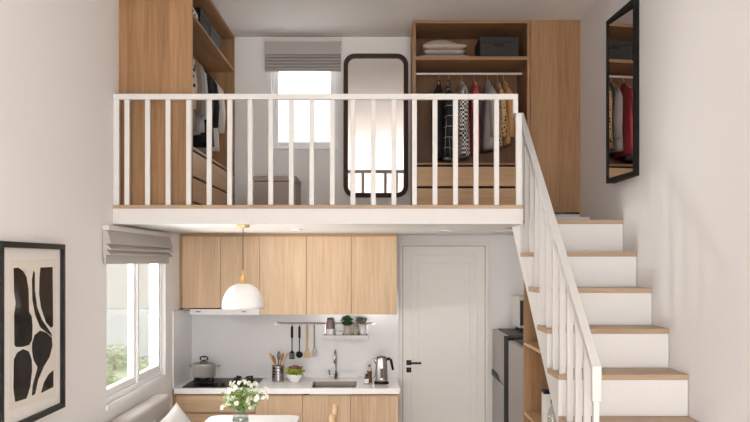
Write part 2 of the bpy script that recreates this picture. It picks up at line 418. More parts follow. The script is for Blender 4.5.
# stair railing
XBc = .981
sr = thing('stair_railing', 'white slatted balustrade sloping down the open side of the stairs', 'railing', (XBc, 4.2, 0))
def railz(y): return EYE+.72*y-3.262     # top of hand rail
yE = 1.0015*F/226.7              # front end of the hand rail
yT = 5.93
hw, ht = .0205, .040
ps = [(yT, railz(yT)), (yE, railz(yE)), (yE, railz(yE)-.155), (yE+.034, railz(yE)-.155), (yE+.034, railz(yE+.034)-ht), (yT, railz(yT)-ht)]
MB().prism(ps, 'x', XBc-hw, XBc+hw).build('handrail', M_white, sr, bev=.003)
bal_d = [5.87, 5.69, 5.51, 5.335, 5.155, 4.975, 4.79, 4.61, 4.43, 4.25, 4.075]
def treadz(y):
    for i in range(11):
        if y >= dF[i]: return zT[i]
    return 0
for y in bal_d:
    MB().prism([(y-.013, treadz(y-.013)+.0005), (y+.013, treadz(y-.013)+.0005), (y+.013, railz(y+.013)-ht), (y-.013, railz(y-.013)-ht)], 'x', XBc-.015, XBc+.015).build('baluster', M_white, sr)
MB().box(XBc-.013, XBc+.011, yE+.006, yE+.032, treadz(yE)+.0005, railz(yE)-.156).build('newel_post', M_white, sr)

# loft railing
lr = thing('loft_railing', 'white vertical slat balustrade along the loft edge', 'railing', (0, D0+.02, ZL))
zr1, zr0 = Z(93.6, D0), Z(99.2, D0)
ra = MB().box(XL+.001, X(518.3, D0), D0+.004, D0+.034, zr0, zr1)
ra.prism([(X(514, D0), D0+.034), (X(518.3, D0), D0+.034), (.9585, 5.93), (.9285, 5.93)], 'z', zr0-.03, zr1)
ra.box(X(513.5, D0), X(518.3, D0), D0+.004, D0+.034, Z(113, D0), zr0)
ra.build('top_rail', M_white, lr, bev=.002)
for k in range(19):
    cx = X(127.4+20.5*k, D0+.019)
    box('baluster', M_white, lr, cx-.0145, cx+.0145, D0+.005, D0+.033, ZL+.0005, zr0-.0005, bev=.002)
box('wall_post', M_white, lr, XL+.001, X(118.7, D0), D0+.005, D0+.033, ZL+.0005, zr0-.0005)
box('newel_post', M_white, lr, X(516.2, D0), X(522.3, D0), D0+.005, D0+.033, ZL+.0005, Z(113, D0)-.001, bev=.002)
# ================================================================= UNDER-STAIR STORAGE
us = thing('open_shelf_unit', 'oak open shelf unit tucked under the stairs', 'shelving', (1.3, 5.0, 0))
ye = 5.655
box('end_panel', M_oak, us, XS+.004, XR-.003, ye, ye+.02, .003, strz(ye)-.004)
def undershelf(z, th=.018):
    yv = (z+th-EYE+4.175)/.72+.01
    o = box('shelf', M_oakdy, us, XS+.004, XR-.03, yv, ye-.001, z, z+th)
    return yv
undershelf(EYE-.513-.018); undershelf(EYE-.96-.018); undershelf(.45); undershelf(.06)
yf = 4.05
box('end_panel', M_oak, us, XS+.03, XR-.03, yf, yf+.018, .003, strz(yf)-.03)
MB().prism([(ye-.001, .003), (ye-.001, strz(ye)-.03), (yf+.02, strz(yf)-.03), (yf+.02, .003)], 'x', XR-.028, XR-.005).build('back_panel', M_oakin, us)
# box and bottle on the shelf
zs2 = EYE-.96+.0005
b = thing('carton', 'white carton with black corner on the lower shelf under the stairs', 'box', (1.01, 5.05, zs2))
MB().box(.965, 1.06, 5.02, 5.10, zs2, zs2+.205).build('carton_body', mat('white_card', (226, 222, 216), .7), b, bev=.003)
MB().box(.964, 1.061, 5.019, 5.101, zs2+.206, zs2+.222).build('carton_lid', M_black, b, bev=.002)
b = thing('glass_bottle', 'clear glass bottle with dark stopper beside the white carton', 'bottle', (.995, 4.93, zs2))
MB().lathe((.995, 4.93, zs2), [(0, 0), (.026, 0), (.028, .01), (.028, .11), (.018, .135), (.009, .15), (.009, .172), (0, .172)], 16).build('bottle_body', G_jar, b, smooth=True)
MB().cyl((.995, 4.93, zs2+.1725), (.995, 4.93, zs2+.19), .01, 12).build('stopper', M_black, b)

# ================================================================= FRIDGES, MICROWAVE
M_fr = mat('fridge_steel', (164, 157, 151), .33, metal=.8)
def fridge(name, label, y0, y1, zt, seam, x0=1.0, handle=True):
    t = thing(name, label, 'refrigerator', ((x0+1.5)/2, (y0+y1)/2, 0))
    box('cabinet', mat('fridge_side', (40, 37, 36), .6), t, x0+.05, 1.55, y0, y1, .02, zt, bev=.004)
    box('top_cover', mat('fridge_top', (96, 90, 86), .6), t, x0+.05, 1.55, y0+.006, y1-.004, zt+.0005, zt+.004)
    box('lower_door', M_fr, t, x0, x0+.048, y0+.002, y1-.002, .05, seam-.004, bev=.008)
    box('upper_door', M_fr, t, x0, x0+.048, y0+.002, y1-.002, seam+.004, zt-.002, bev=.008)
    if handle:
        box('door_edge', M_blackm, t, x0, x0+.048, 6.62, y0+.0005, .05, zt-.002)
        box('side_cover', mat('fridge_side', (40, 37, 36), .6), t, x0+.05, 1.55, 6.62, y0-.001, .02, zt)
        MB().prism([(y1-.46, seam-.0), (y1-.01, seam+.0), (y1-.01, seam+.05), (y1-.30, seam+.045)], 'x', x0-.006, x0-.0005).build('door_handle', M_black, t)
    for k in (0, 1):
        box('foot', M_black, t, x0+.08, x0+.13, (y0+.03, y1-.08)[k], (y0+.08, y1-.03)[k], 0, .0195)
    return t
fridge('refrigerator', 'stainless steel refrigerator with black grip standing beside the white door', 6.82, 7.50, EYE-.57, EYE-.958)
fridge('refrigerator', 'slightly lower grey steel refrigerator nearest the under-stair oak panel', 5.92, 6.60, EYE-.585, .45, handle=False)
mz = EYE-.565+.0
t = thing('microwave', 'white microwave with dark glass standing on top of the rear refrigerator', 'microwave', (1.4, 7.3, mz))
x0 = X(519, 7.12)
box('housing', mat('white_plastic', (214, 210, 206), .4), t, x0, 1.53, 7.12, 7.48, mz+.03, Z(296.5, 7.12), bev=.006)
box('door_glass', mat('black_glass', (60, 60, 60), .1), t, x0+.008, 1.50, 7.112, 7.1195, mz+.05, Z(300.5, 7.12), bev=.001)
for fx in (x0+.04, 1.49):
    for fy in (7.16, 7.44): MB().cyl((fx, fy, mz-.0), (fx, fy, mz+.03), .015, 10).build('foot', M_black, t)

# ================================================================= KITCHEN CABINETS
ux = [X(p, DK) for p in (182, 220.4, 259.8, 306.4, 351.4, 397.0)]
zt = ZSB-.004; zd = Z(236.3, DK)
box('cabinet_end_panel', M_kitd, None, XL+.0005, ux[0]-.002, DK-.004, D-.013, ZUB2, zt)
tag(bpy.context.scene.collection.objects[-1], 'narrow oak end panel left of the wall cabinets', 'panel')
tag(box('cabinet_top_panel', M_kitd, None, ux[0]-.001, ux[5], DK-.004, D-.013, zd+.001, zt), 'oak filler strip between wall cabinets and loft underside', 'panel')
ulab = ['leftmost oak wall cabinet above the pot', 'oak wall cabinet behind the pendant lamp over the hood', 'oak wall cabinet just right of the pendant lamp',
        'oak wall cabinet above the hanging utensils and left part of the shelf', 'rightmost oak wall cabinet beside the white door']
for k in range(5):
    zb = ZUB2 if k < 2 else ZUB
    t = thing('wall_cabinet', ulab[k], 'cabinet', ((ux[k]+ux[k+1])/2, (DK+D)/2, zb), 'oak wall cabinets above the worktop')
    box('cabinet_body', M_kitd, t, ux[k]+.0005, ux[k+1]-.0005, DK+.019, D-.013, zb+.002, zd)
    box('door', M_kit, t, ux[k]+.0015, ux[k+1]-.0015, DK, DK+.0185, zb, zd-.001, bev=.0015)
# hood
t = thing('range_hood', 'slim stainless steel range hood under the two left wall cabinets', 'range hood', (X(225, DK), 7.2, EYE-.435))
hx0, hx1 = X(190, DK), X(259.5, DK)
MB().prism([(DK+.001, EYE-.428), (DK+.001, EYE-.380), (D-.02, EYE-.3722), (D-.02, EYE-.405)], 'x', hx0, hx1).build('hood_body', M_steel, t, bev=.002).data.materials[0] = mat('hood_steel', (200, 198, 196), .5, metal=.5)
box('hood_trim', M_steeld, t, XL+.03, hx0-.001, DK+.02, D-.02, EYE-.40, EYE-.3722)
box('hood_trim', M_steeld, t, hx1+.001, hx1+.003, DK+.02, D-.02, EYE-.40, EYE-.3722)
for p in (198, 244): box('control_panel', M_black, t, X(p-2.5, DK), X(p+2.5, DK), DK-.001, DK+.0005, EYE-.405, EYE-.398)

bx = [X(p, 6.87) for p in (176, 255.3, 302.7, 350.7, 398.6)]
zbt = EYE-1.027
tag(box('cabinet_end_panel', M_kitd, None, XL+.001, bx[0]-.002, 6.865, D-.014, .002, zbt-.001), 'narrow oak end panel left of the base cabinets', 'panel')
dz0 = Z(412.3, 6.87); dtop = Z(395.6, 6.87)
t = thing('base_cabinet', 'wide oak base cabinet with drawers under the cooktop', 'cabinet', ((bx[0]+bx[1])/2, 7.2, 0), 'oak base cabinets')
box('cabinet_body', M_kitd, t, bx[0], bx[1]-.001, 6.889, D-.014, .10, zbt-.001)
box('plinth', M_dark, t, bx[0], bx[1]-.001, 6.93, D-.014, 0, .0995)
zz = [dtop, dz0, dz0-.012, .40, .388, .11]
for k in (0, 2, 4): box('drawer', M_kitx, t, bx[0]+.002, bx[1]-.0035, 6.87, 6.8885, zz[k+1], zz[k], bev=.0015)
blab = ['oak base cabinet door between the drawers and the sink', 'oak base cabinet under the sink behind the chair', 'rightmost oak base cabinet under the kettle']
for k in (1, 2, 3):
    t = thing('base_cabinet', blab[k-1], 'cabinet', ((bx[k]+bx[k+1])/2, 7.2, 0), 'oak base cabinets')
    ztop = zbt-.001 if k != 2 else zbt-.21
    box('cabinet_body', M_kitd, t, bx[k], bx[k+1]-.001, 6.889, D-.014, .10, ztop)
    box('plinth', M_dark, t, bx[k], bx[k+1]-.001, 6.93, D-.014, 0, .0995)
    box('door', M_kit, t, bx[k]+.0015, bx[k+1]-.002, 6.87, 6.8885, .11, dtop, bev=.0015)
# worktop with sink hole
sx0, sx1, sy0, sy1 = -.507, -.147, 6.90, 7.28
wr = X(400, DB)
wt = wall_with_holes('x', 0, 1, 0, 1, 0, 1, []); wt.bm.free()
m = MB()
m.box(XL+.0125, sx0, DB, D-.0125, zbt, ZCT).box(sx1, wr, DB, D-.0125, zbt, ZCT).box(sx0, sx1, DB, sy0, zbt, ZCT).box(sx0, sx1, sy1, D-.0125, zbt, ZCT)
tag(m.build('worktop', M_quartz), 'long white stone kitchen worktop', 'worktop')
t = thing('sink', 'rectangular steel sink set into the white worktop', 'sink', ((sx0+sx1)/2, (sy0+sy1)/2, ZCT-.17))
m = MB(); e = .002; zb = ZCT-.17
m.box(sx0+e, sx0+.012, sy0+e, sy1-e, zb, ZCT-.001).box(sx1-.012, sx1-e, sy0+e, sy1-e, zb, ZCT-.001).box(sx0+.012, sx1-.012, sy0+e, sy0+.012, zb, ZCT-.001).box(sx0+.012, sx1-.012, sy1-.012, sy1-e, zb, ZCT-.001).box(sx0+.012, sx1-.012, sy0+.012, sy1-.012, zb, zb+.01)
m.build('basin', mat('satin_steel_sink', (150, 140, 132), .4, metal=.7), t)
MB().cyl(((sx0+sx1)/2, 7.1, zb+.01), ((sx0+sx1)/2, 7.1, zb+.014), .035).build('drain', M_chrome, t)
# faucet
fx, fy = X(336, 7.36), 7.36
t = thing('faucet', 'chrome gooseneck faucet behind the sink', 'faucet', (fx, fy, ZCT))
MB().cyl((fx, fy, ZCT), (fx, fy, ZCT+.05), .02).build('faucet_base', M_chrome, t, smooth=False)
zt2 = Z(351, 7.3)
pp = [(fx, fy, ZCT+.05), (fx, fy, zt2-.05)]+[(fx-.0006*i, fy-.055+.055*math.cos(PI*i/8), zt2-.05+.05*math.sin(PI*i/8)) for i in range(1, 9)]+[(fx-.005, fy-.11, zt2-.10)]
MB().tube(pp, .0095, 12).build('spout', M_chrome, t, smooth=True)
MB().cyl((fx, fy, ZCT+.035), (X(329, fy), fy-.01, ZCT+.035), .011).cyl((X(329, fy)+.006, fy-.01, ZCT+.035), (X(329, fy), fy-.02, ZCT+.085), .006).build('lever', M_chrome, t)

# cooktop
cx0, cx1, cy0, cy1 = -1.512, -.942, 6.90, 7.41
t = thing('cooktop', 'black glass gas cooktop with two burners', 'cooktop', ((cx0+cx1)/2, 7.15, ZCT))
box('glass_plate', mat('black_cooktop_glass', (16, 16, 16), .3, spec=.05), t, cx0, cx1, cy0, cy1, ZCT, ZCT+.007, bev=.002)
bc = [(X(204, 7.12), 7.12), (X(243.5, 7.12), 7.12)]
for (a, b_) in bc:
    g = MB(); z = ZCT+.0075
    for i in range(4):
        an = PI/4+i*PI/2; c, s_ = math.cos(an), math.sin(an)
        g.box(a+c*.085-.007, a+c*.085+.007, b_+s_*.085-.007, b_+s_*.085+.007, z, z+.05)
        g.tube([(a+c*.03, b_+s_*.03, z+.045), (a+c*.09, b_+s_*.09, z+.045)], .006, 6)
    g.tube([(a+.085*math.cos(i*PI/12), b_+.085*math.sin(i*PI/12), z+.012) for i in range(25)], .007, 6)
    g.build('pan_support', M_blackm, t)
    MB().cyl((a, b_, z), (a, b_, z+.02), .04).cyl((a, b_, z+.02), (a, b_, z+.028), .03).build('burner', M_blackm, t)
for kx in (-1.255, -1.205): MB().cyl((kx, 6.95, ZCT+.0075), (kx, 6.95, ZCT+.03), .015).build('knob', M_black, t)
# pot
a, b_ = bc[0]; z = ZCT+.0075+.0515
t = thing('saucepan', 'stainless steel pot with glass lid on the left burner', 'pot', (a, b_, z))
R_ = .092; H_ = .098
MB().lathe((a, b_, z), [(0, 0), (R_-.006, 0), (R_, .006), (R_, H_), (R_+.003, H_+.003), (R_-.002, H_+.003), (R_-.003, .01), (0, .01)], 32).build('pot_body', mat('pot_steel', (226, 222, 218), .36, metal=.6), t, smooth=True)
MB().lathe((a, b_, z+H_+.0035), [(R_+.001, 0), (R_+.001, .004), (R_*.7, .016), (R_*.3, .024), (0, .026)], 32).build('lid', mat('lid_steel', (190, 186, 180), .15, metal=1), t, smooth=True)
MB().cyl((a, b_, z+H_+.029), (a, b_, z+H_+.034), .02).tube([(a-.028, b_, z+H_+.034), (a-.03, b_, z+H_+.056), (a-.018, b_, z+H_+.063), (a+.018, b_, z+H_+.063), (a+.03, b_, z+H_+.056), (a+.028, b_, z+H_+.034)], .006, 8).build('lid_handle', M_black, t)
for s_ in (-1, 1):
    MB().tube([(a+s_*R_, b_-.03, z+.08), (a+s_*(R_+.035), b_-.025, z+.088), (a+s_*(R_+.035), b_+.025, z+.088), (a+s_*R_, b_+.03, z+.08)], .005, 8).build('side_handle', M_chrome, t, smooth=True)

# utensil rail
ry = D-.05; rz = Z(323.4, ry)
t = thing('utensil_rail', 'slim steel rail on the splashback holding utensils', 'rail', (X(325, ry), ry, rz))
MB().cyl((X(276, ry), ry, rz), (X(374, ry), ry, rz), .0055, 10).build('bar', M_steel, t)
for p in (276.5, 373.5):
    MB().cyl((X(p, ry), ry-.012, rz), (X(p, ry), D-.012, rz), .012, 14).cyl((X(p, ry)-.006, ry, rz), (X(p, ry)+.006, ry, rz), .014, 14).build('bracket', M_steel, t)
uy = ry-.009
def hook(m, x): m.tube([(x, ry+.0, rz+.0075), (x, ry-.0095, rz+.003), (x, ry-.011, rz-.012), (x, ry-.004, rz-.02)], .0018, 6)
def utensil(name, px, label, zb_px, headw, kind, m1, m2):
    x = X(px, uy); zb = Z(zb_px, uy); zt_ = rz-.014
    t = thing(name, label, 'utensil', (x, uy, zb), 'utensils hanging on the rail')
    h_ = MB()
    if kind in ('ladle', 'slotted'):
        h_.box(x-.0095, x+.0095, uy-.006, uy+.006, zt_-.11, zt_-.012, bev=.004).frustum((x, uy, zt_-.011), (x, uy, zt_), .005, .003, 8)
    else:
        h_.frustum((x, uy, zb+.06), (x, uy, zt_), .008 if kind == 'wood' else .0045, .009 if kind == 'wood' else .0055, 10)
    h_.build('handle', m1, t)
    hk = MB(); hook(hk, x); hk.build('hook', M_steel, t)
    g = MB()
    if kind == 'ladle':
        g.cyl((x, uy, zb+.04), (x, uy, zt_-.111), .004, 8)
        g.lathe((x, uy-.012, zb+.03), [(.030, 0), (.0305, .0), (.026, -.012), (.015, -.022), (0, -.026), (0, -.022), (.013, -.018), (.024, -.010), (.030, 0)], 18, sx=1, sy=1)
        for v in g.bm.verts:
            if v.co.z < zb+.035 and v.co.z <= zb+.031:
                p = v.co-Vector((x, uy-.012, zb+.03)); p = Matrix.Rotation(-PI*.42, 3, 'X') @ p; v.co = p+Vector((x, uy-.012, zb+.03))
    elif kind == 'slotted':
        g.cyl((x, uy, zb+.055), (x, uy, zt_-.111), .004, 8)
        w2 = headw/2
        for q in range(4):
            xx = x-w2+q*(headw/4)
            g.box(xx+.001, xx+headw/4-.0025, uy-.002, uy+.002, zb+.006, zb+.05)
        g.box(x-w2, x+w2, uy-.002, uy+.002, zb, zb+.007).prism([(x-w2, zb+.049), (x+w2, zb+.049), (x+.007, zb+.07), (x-.007, zb+.07)], 'y', uy-.002, uy+.002)
    elif kind == 'wood':
        w2 = headw/2
        g.prism([(x-w2, zb), (x+w2, zb), (x+w2, zb+.045), (x+.007, zb+.085), (x-.007, zb+.085), (x-w2, zb+.045)], 'y', uy-.0035, uy+.0035)
    else:
        w2 = headw/2
        g.prism([(x-w2, zb), (x+w2, zb), (x+w2*.9, zb+.045), (x+.005, zb+.068), (x-.005, zb+.068), (x-w2*.9, zb+.045)], 'y', uy-.0015, uy+.0015)
    g.build('head', m2, t, bev=.0008)
utensil('slotted_turner', 292, 'black slotted turner, leftmost utensil hanging on the rail', 359, .046, 'slotted', M_black, M_blackm)
utensil('ladle', 299.4, 'black ladle hanging between the slotted turner and the wooden spatula', 358, .05, 'ladle', M_black, M_black)
utensil('wooden_spatula', 307, 'pale wooden spatula hanging on the rail', 358, .05, 'wood', M_wood, M_wood)
utensil('metal_turner', 314.2, 'grey metal turner, rightmost utensil hanging on the rail', 356.5, .044, 'flat', M_steeld, mat('turner_grey', (140, 134, 130), .4, metal=.5))

# wall shelf on rail
wy0, wy1 = D-.16, D-.013
yS = D-.13
t = thing('hanging_shelf', 'small steel shelf hanging from the utensil rail', 'shelf', (X(345, yS), yS, Z(339.5, yS)))
sz = Z(335.3, wy0)
box('shelf_plate', M_steeld, t, X(323.5, wy0), X(367.5, wy0), wy0, wy1, sz-.008, sz)
box('shelf_front', mat('shelf_steel', (190, 186, 183), .5, metal=.3), t, X(323.5, wy0), X(367.5, wy0), wy0-.004, wy0-.0005, sz-.036, sz-.003)
for p in (324.2, 366.8): box('side_arm', M_steel, t, X(p, wy0)-.003, X(p, wy0)+.003, wy1-.006, wy1-.001, sz, rz+.012)
zs = sz+.0005; sy = D-.10
def cx_(a, b): return X((a+b)/2, sy), (b-a)*sy/F/2
x, r = cx_(326.2, 334.6)
t = thing('coffee_grinder', 'smoky brown and white grinder standing at the left end of the small shelf', 'grinder', (x, sy, zs))
MB().lathe((x, sy, zs), [(0, 0), (r*.9, 0), (r, .006), (r, .05), (0, .05)], 20).build('grinder_base', M_ceramic, t, smooth=False)
MB().lathe((x, sy, zs+.0505), [(0, 0), (r, 0), (r*.98, .03), (r*.75, .08), (0, .08)], 20).build('grinder_body', mat('smoky_brown', (142, 120, 114), .3), t)
MB().lathe((x, sy, zs+.131), [(0, 0), (r*.78, 0), (r*.75, .008), (0, .008)], 20).build('lid', M_black, t)
x, r = cx_(336, 343)
tag(MB().box(x-r, x+r, sy-.03, sy+.03, zs, zs+.013, bev=.003).box(x-r*.95, x+r*.95, sy-.028, sy+.028, zs+.013, zs+.026, bev=.003).build('stacked_dish', M_ceramic), 'low white dishes between grinder and potted plant on the shelf', 'dish')
def leaves(m, c, rx, ry_, rz_, n, s, up=0.3):
    for i in range(n):
        a = random.random()*2*PI; u = random.random()**.5; ph = random.random()*PI
        p = Vector((c[0]+rx*u*math.cos(a)*math.sin(ph), c[1]+ry_*u*math.sin(a)*math.sin(ph), c[2]+rz_*u*math.cos(ph)))
        q = Matrix.Rotation(random.random()*6.28, 3, 'Z') @ Matrix.Rotation(random.uniform(-1.1, 1.1), 3, 'X') @ Matrix.Rotation(random.uniform(-.8, .8), 3, 'Y')
        k = s*random.uniform(.6, 1.2)
        v = [m.bm.verts.new(p+q @ Vector(t_)) for t_ in ((-k, 0, 0), (-k*.3, -k*.4, k*.12), (k*.6, -k*.3, k*.1), (k, 0, -.1*k), (k*.6, k*.3, k*.1), (-k*.3, k*.4, k*.12))]
        m.bm.faces.new(v)
    return m
x, r = cx_(344, 351.2)
t = thing('potted_plant', 'bushy green plant in a mottled pot on the small shelf', 'plant', (x, sy, zs))
pm = mat('mottled_pot', (190, 182, 174), .6, bscale=90)
MB().lathe((x, sy, zs), [(0, 0), (r*.85, 0), (r, .01), (r, .078), (r*.9, .078), (r*.88, .01), (0, .01)], 18).build('pot', pm, t, smooth=True)
leaves(MB(), (x-.003, sy, zs+.115), .05, .045, .042, 260, .014).build('foliage', M_leafd, t)
x, r = cx_(352.6, 359)
t = thing('glass_jar', 'glass jar of cream powder between the two potted plants', 'jar', (x, sy, zs))
MB().lathe((x, sy, zs), [(0, 0), (r, 0), (r, .068), (r*.8, .07)], 18).build('jar_body', G_jar, t, smooth=True)
MB().lathe((x, sy, zs+.002), [(0, 0), (r*.9, 0), (r*.9, .03), (0, .034)], 18).build('contents', mat('cream_powder', (226, 214, 178), .9), t)
MB().cyl((x, sy, zs+.0705), (x, sy, zs+.08), r*.85, 16).build('lid', M_wood2, t)
x, r = cx_(360, 366.4)
t = thing('potted_plant', 'dull olive plant in a plain white pot at the right end of the shelf', 'plant', (x, sy, zs))
MB().lathe((x, sy, zs), [(0, 0), (r*.85, 0), (r, .01), (r, .085), (r*.9, .085), (r*.88, .01), (0, .01)], 18).build('pot', M_ceramic, t, smooth=True)
leaves(MB(), (x-.02, sy, zs+.118), .05, .04, .028, 170, .013).build('foliage', M_leaf2, t)

# counter items
def ctr(a, b, d): return X((a+b)/2, d), (b-a)*d/F/2
d = 7.27; x, r = ctr(272, 284.5, d)
t = thing('utensil_crock', 'ribbed steel canister holding wooden spoons beside the cooktop', 'canister', (x, d, ZCT))
MB().lathe((x, d, ZCT), [(0, 0), (r, 0), (r, .008)]+[q for k in range(5) for q in ((r*.97, .01+k*.023), (r, .014+k*.023), (r, .028+k*.023))]+[(r*1.0, .132), (r*.94, .132), (r*.93, .006), (0, .006)], 28).build('canister_body', mat('canister_steel', (170, 166, 162), .25, metal=1), t, smooth=True)
slab = ['broad wooden spoon leaning furthest left in the steel canister', 'wooden spoon second from left in the steel canister', 'dark grey spatula standing among the wooden spoons', 'wooden spoon leaning slightly right in the canister', 'wooden spoon leaning furthest right in the canister']
for k, (px, py, w_) in enumerate(((271, 357, .030), (274.5, 359, .024), (278.5, 356, .02), (282.3, 357, .024), (286.3, 356.5, .022))):
    hd = Vector((X(px, d), d+(.02, -.02, .02, -.015, .01)[k], Z(py, d))); bt = Vector((x+(x-hd.x)*.35, d+(-.01, .015, .0, .01, -.01)[k], ZCT+.008))
    mm = M_steeld if k == 2 else (M_wood, M_wood2)[k % 2]
    t = thing('wooden_spoon' if k != 2 else 'spatula', slab[k], 'utensil', bt, 'spoons in the steel canister')
    MB().tube([bt, bt+(hd-bt)*.5, hd-(hd-bt).normalized()*.02], [.004, .005, .005], 8).build('handle', mm, t, smooth=True)
    q = (hd-bt).normalized().to_track_quat('Z', 'Y').to_matrix()
    MB().sphere(hd, 1, w_*.78, .008, .038, rot=q).build('head', mm, t, smooth=True)
d = 7.22; x, r = ctr(286.5, 303, d)
t = thing('salad_bowl', 'white bowl heaped with green and purple salad leaves', 'bowl', (x, d, ZCT))
MB().lathe((x, d, ZCT), [(0, 0), (r*.45, 0), (r*.5, .006), (r*.85, .035), (r, .066), (r*.96, .067), (r*.8, .038), (r*.4, .012), (0, .01)], 28).build('bowl', M_ceramic, t, smooth=True)
o = leaves(MB(), (x, d, ZCT+.085), .082, .07, .04, 240, .02).build('leaves', mat('lime_leaf', (168, 184, 66), .6), t); o['label'] = 'lime green salad leaves'
o = leaves(MB(), (x+.004, d, ZCT+.108), .055, .05, .03, 120, .018).build('leaves', mat('purple_leaf', (150, 92, 96), .6), t); o['label'] = 'purple salad leaves'
# bottles
d = 7.10; x, r = ctr(364.3, 368.8, d)
t = thing('small_bottle', 'small brown bottle with white label in front of the taller bottle', 'bottle', (x, d, ZCT))
MB().lathe((x, d, ZCT), [(0, 0), (r, 0), (r, .055), (r*.5, .064), (r*.5, .068), (0, .068)], 16).build('bottle_body', mat('amber', (110, 72, 58), .2), t, smooth=False)
MB().lathe((x, d, ZCT+.008), [(r+.0005, 0), (r+.001, .0), (r+.001, .036), (r+.0005, .036)], 16).build('bottle_label', M_ceramic, t)
MB().cyl((x, d, ZCT+.0685), (x, d, ZCT+.08), r*.6, 12).build('cap', M_blackm, t)
d = 7.20; x, r = ctr(367, 372, d)
t = thing('tall_bottle', 'taller brown bottle with pale glass neck beside the kettle', 'bottle', (x, d, ZCT))
MB().lathe((x, d, ZCT), [(0, 0), (r, 0), (r, .095), (0, .095)], 16).build('bottle_body', mat('dark_amber', (104, 66, 56), .2), t)
MB().lathe((x, d, ZCT+.0955), [(0, 0), (r*.9, 0), (r*.6, .02), (r*.4, .03), (0, .03)], 14).build('neck', mat('pale_pink_glass', (206, 188, 184), .15), t, smooth=True)
MB().sphere((x, d, ZCT+.137), .0115).build('stopper', M_steeld, t, smooth=True)
# kettle
d = 7.13; x, r = ctr(375, 388, d); bz = ZCT
t = thing('electric_kettle', 'steel electric kettle with black handle at the right end of the worktop', 'kettle', (x, d, bz))
MB().lathe((x, d, bz), [(0, 0), (r*1.12, 0), (r*1.12, .014), (r*1.05, .02), (0, .02)], 28).build('base', M_black, t)
MB().lathe((x, d, bz+.0205), [(0, 0), (r*1.0, 0), (r*1.02, .02), (r*.94, .10), (r*.80, .185), (r*.76, .19), (0, .19)], 32).build('kettle_body', M_steel, t, smooth=True)
MB().lathe((x, d, bz+.211), [(0, 0), (r*.76, 0), (r*.7, .008), (0, .01)], 28).cyl((x, d, bz+.22), (x, d, bz+.228), .008, 10).build('lid', M_steeld, t)
MB().tube([(x-r*.7, d, bz+.175), (x-r*1.1, d, bz+.198), (x-r*1.15, d, bz+.203)], [.022, .012, .006], 10).build('spout', M_steel, t, smooth=True)
MB().tube([(x+r*.72, d, bz+.195), (x+r*1.15, d, bz+.203), (x+r*1.45, d, bz+.19), (x+r*1.62, d, bz+.15), (x+r*1.78, d, bz+.11)], [.012, .012, .012, .011, .009], 10).build('handle', M_black, t, smooth=True)
MB().box(x-.01, x+.012, d-r*1.05, d-r*.9, bz+.05, bz+.13, bev=.003).build('water_window', mat('dark_window', (70, 62, 58), .2), t)

# pendant lamp
pd = 5.42; px = X(243, pd)
t = thing('pendant_lamp', 'white dome pendant lamp with brass neck hanging from the loft edge', 'lamp', (px, pd, Z(308, pd)))
MB().cyl((px, pd, ZSB-.016), (px, pd, ZSB-.0005), .043, 28).build('canopy', M_brass, t, bev=.002)
zn = Z(270, pd)
MB().cyl((px, pd, zn), (px, pd, ZSB-.0165), .0022, 8).build('cord', M_blackm, t)
MB().lathe((px, pd, Z(284, pd)), [(0, 0), (.027, 0), (.025, .004), (.019, .008), (.016, .03), (.012, .045), (.013, .05), (.008, .055), (.006, .084), (0, .086)], 20).build('brass_neck', M_brass, t, smooth=True)
zb = Z(308.3, pd); hh = Z(283.6, pd)-zb; R_ = .128
prof = []
for i in range(13):
    a = PI/2*i/12; prof.append((R_*math.cos(a)**.75 if i < 12 else 0, hh*math.sin(a)**1.0))
prof = [(R_*.985, 0)]+[(max(0, r_), z_) for r_, z_ in prof]
inn = [(r_*.97, z_*.97) for r_, z_ in prof[::-1]]
o = MB().lathe((px, pd, zb), prof+inn, 40).build('lamp_shade', mat('matt_white_shade', (246, 244, 242), .45), t, smooth=True)
MB().sphere((px, pd, zb+.07), .03).build('bulb', M_ceramic, t, smooth=True)

# recessed lights
for k, (p, q, lb_) in enumerate(((297, 229.3, 'small recessed downlight in the loft underside above the cabinets'), (446, 229.8, 'small recessed downlight in the loft underside above the door'))):
    d = .229*F/(262-q); x = X(p, d)
    t = thing('recessed_downlight', lb_, 'ceiling light', (x, d, ZSB-.006), 'recessed downlights')
    MB().lathe((x, d, ZSB-.006), [(.028, 0), (.038, 0), (.038, .0055), (.028, .0055), (.028, 0)], 24).build('ring', M_white, t)
    MB().cyl((x, d, ZSB-.004), (x, d, ZSB-.001), .027, 20).build('lens', mat('lit_lens', (255, 250, 240), .5, emit=(255, 246, 232), estr=1.6), t)

# ================================================================= BLINDS
def roman_x(name, label, x0, x1, ztop, zbot, y, dirn):
    pass
# back wall blind (fabric folds run along x)
bx0, bx1 = X(264.5, D-.05), X(341.3, D-.05); yb = D-.012
t = thing('roman_blind', 'folded grey fabric roman blind over the loft window', 'blind', ((bx0+bx1)/2, yb, Z(71, D-.06)))
box('headrail', mat('blind_rail', (214, 208, 202), .6), t, bx0, bx1, yb-.05, yb, Z(42, D-.05), Z(38, D-.05), bev=.002)
zt_ = Z(42.1, D-.05); z5 = Z(54.5, D-.06)
prof = [(yb-.008, zt_), (yb-.046, zt_), (yb-.052, z5)]
zf = [Z(54.5+k*3.05, D-.06) for k in range(5)]
for k in range(5):
    a = zf[k]; prof += [(yb-.030, a-.003), (yb-.062+.003*k, a-.012), (yb-.060+.003*k, a-.022)]
zb5 = zf[4]-.026
prof += [(yb-.030, zb5+.002), (yb-.040, zb5), (yb-.040, Z(71, D-.05)), (yb-.008, Z(71, D-.05))]
MB().prism(prof, 'x', bx0+.004, bx1-.004).build('fabric', M_blind, t)
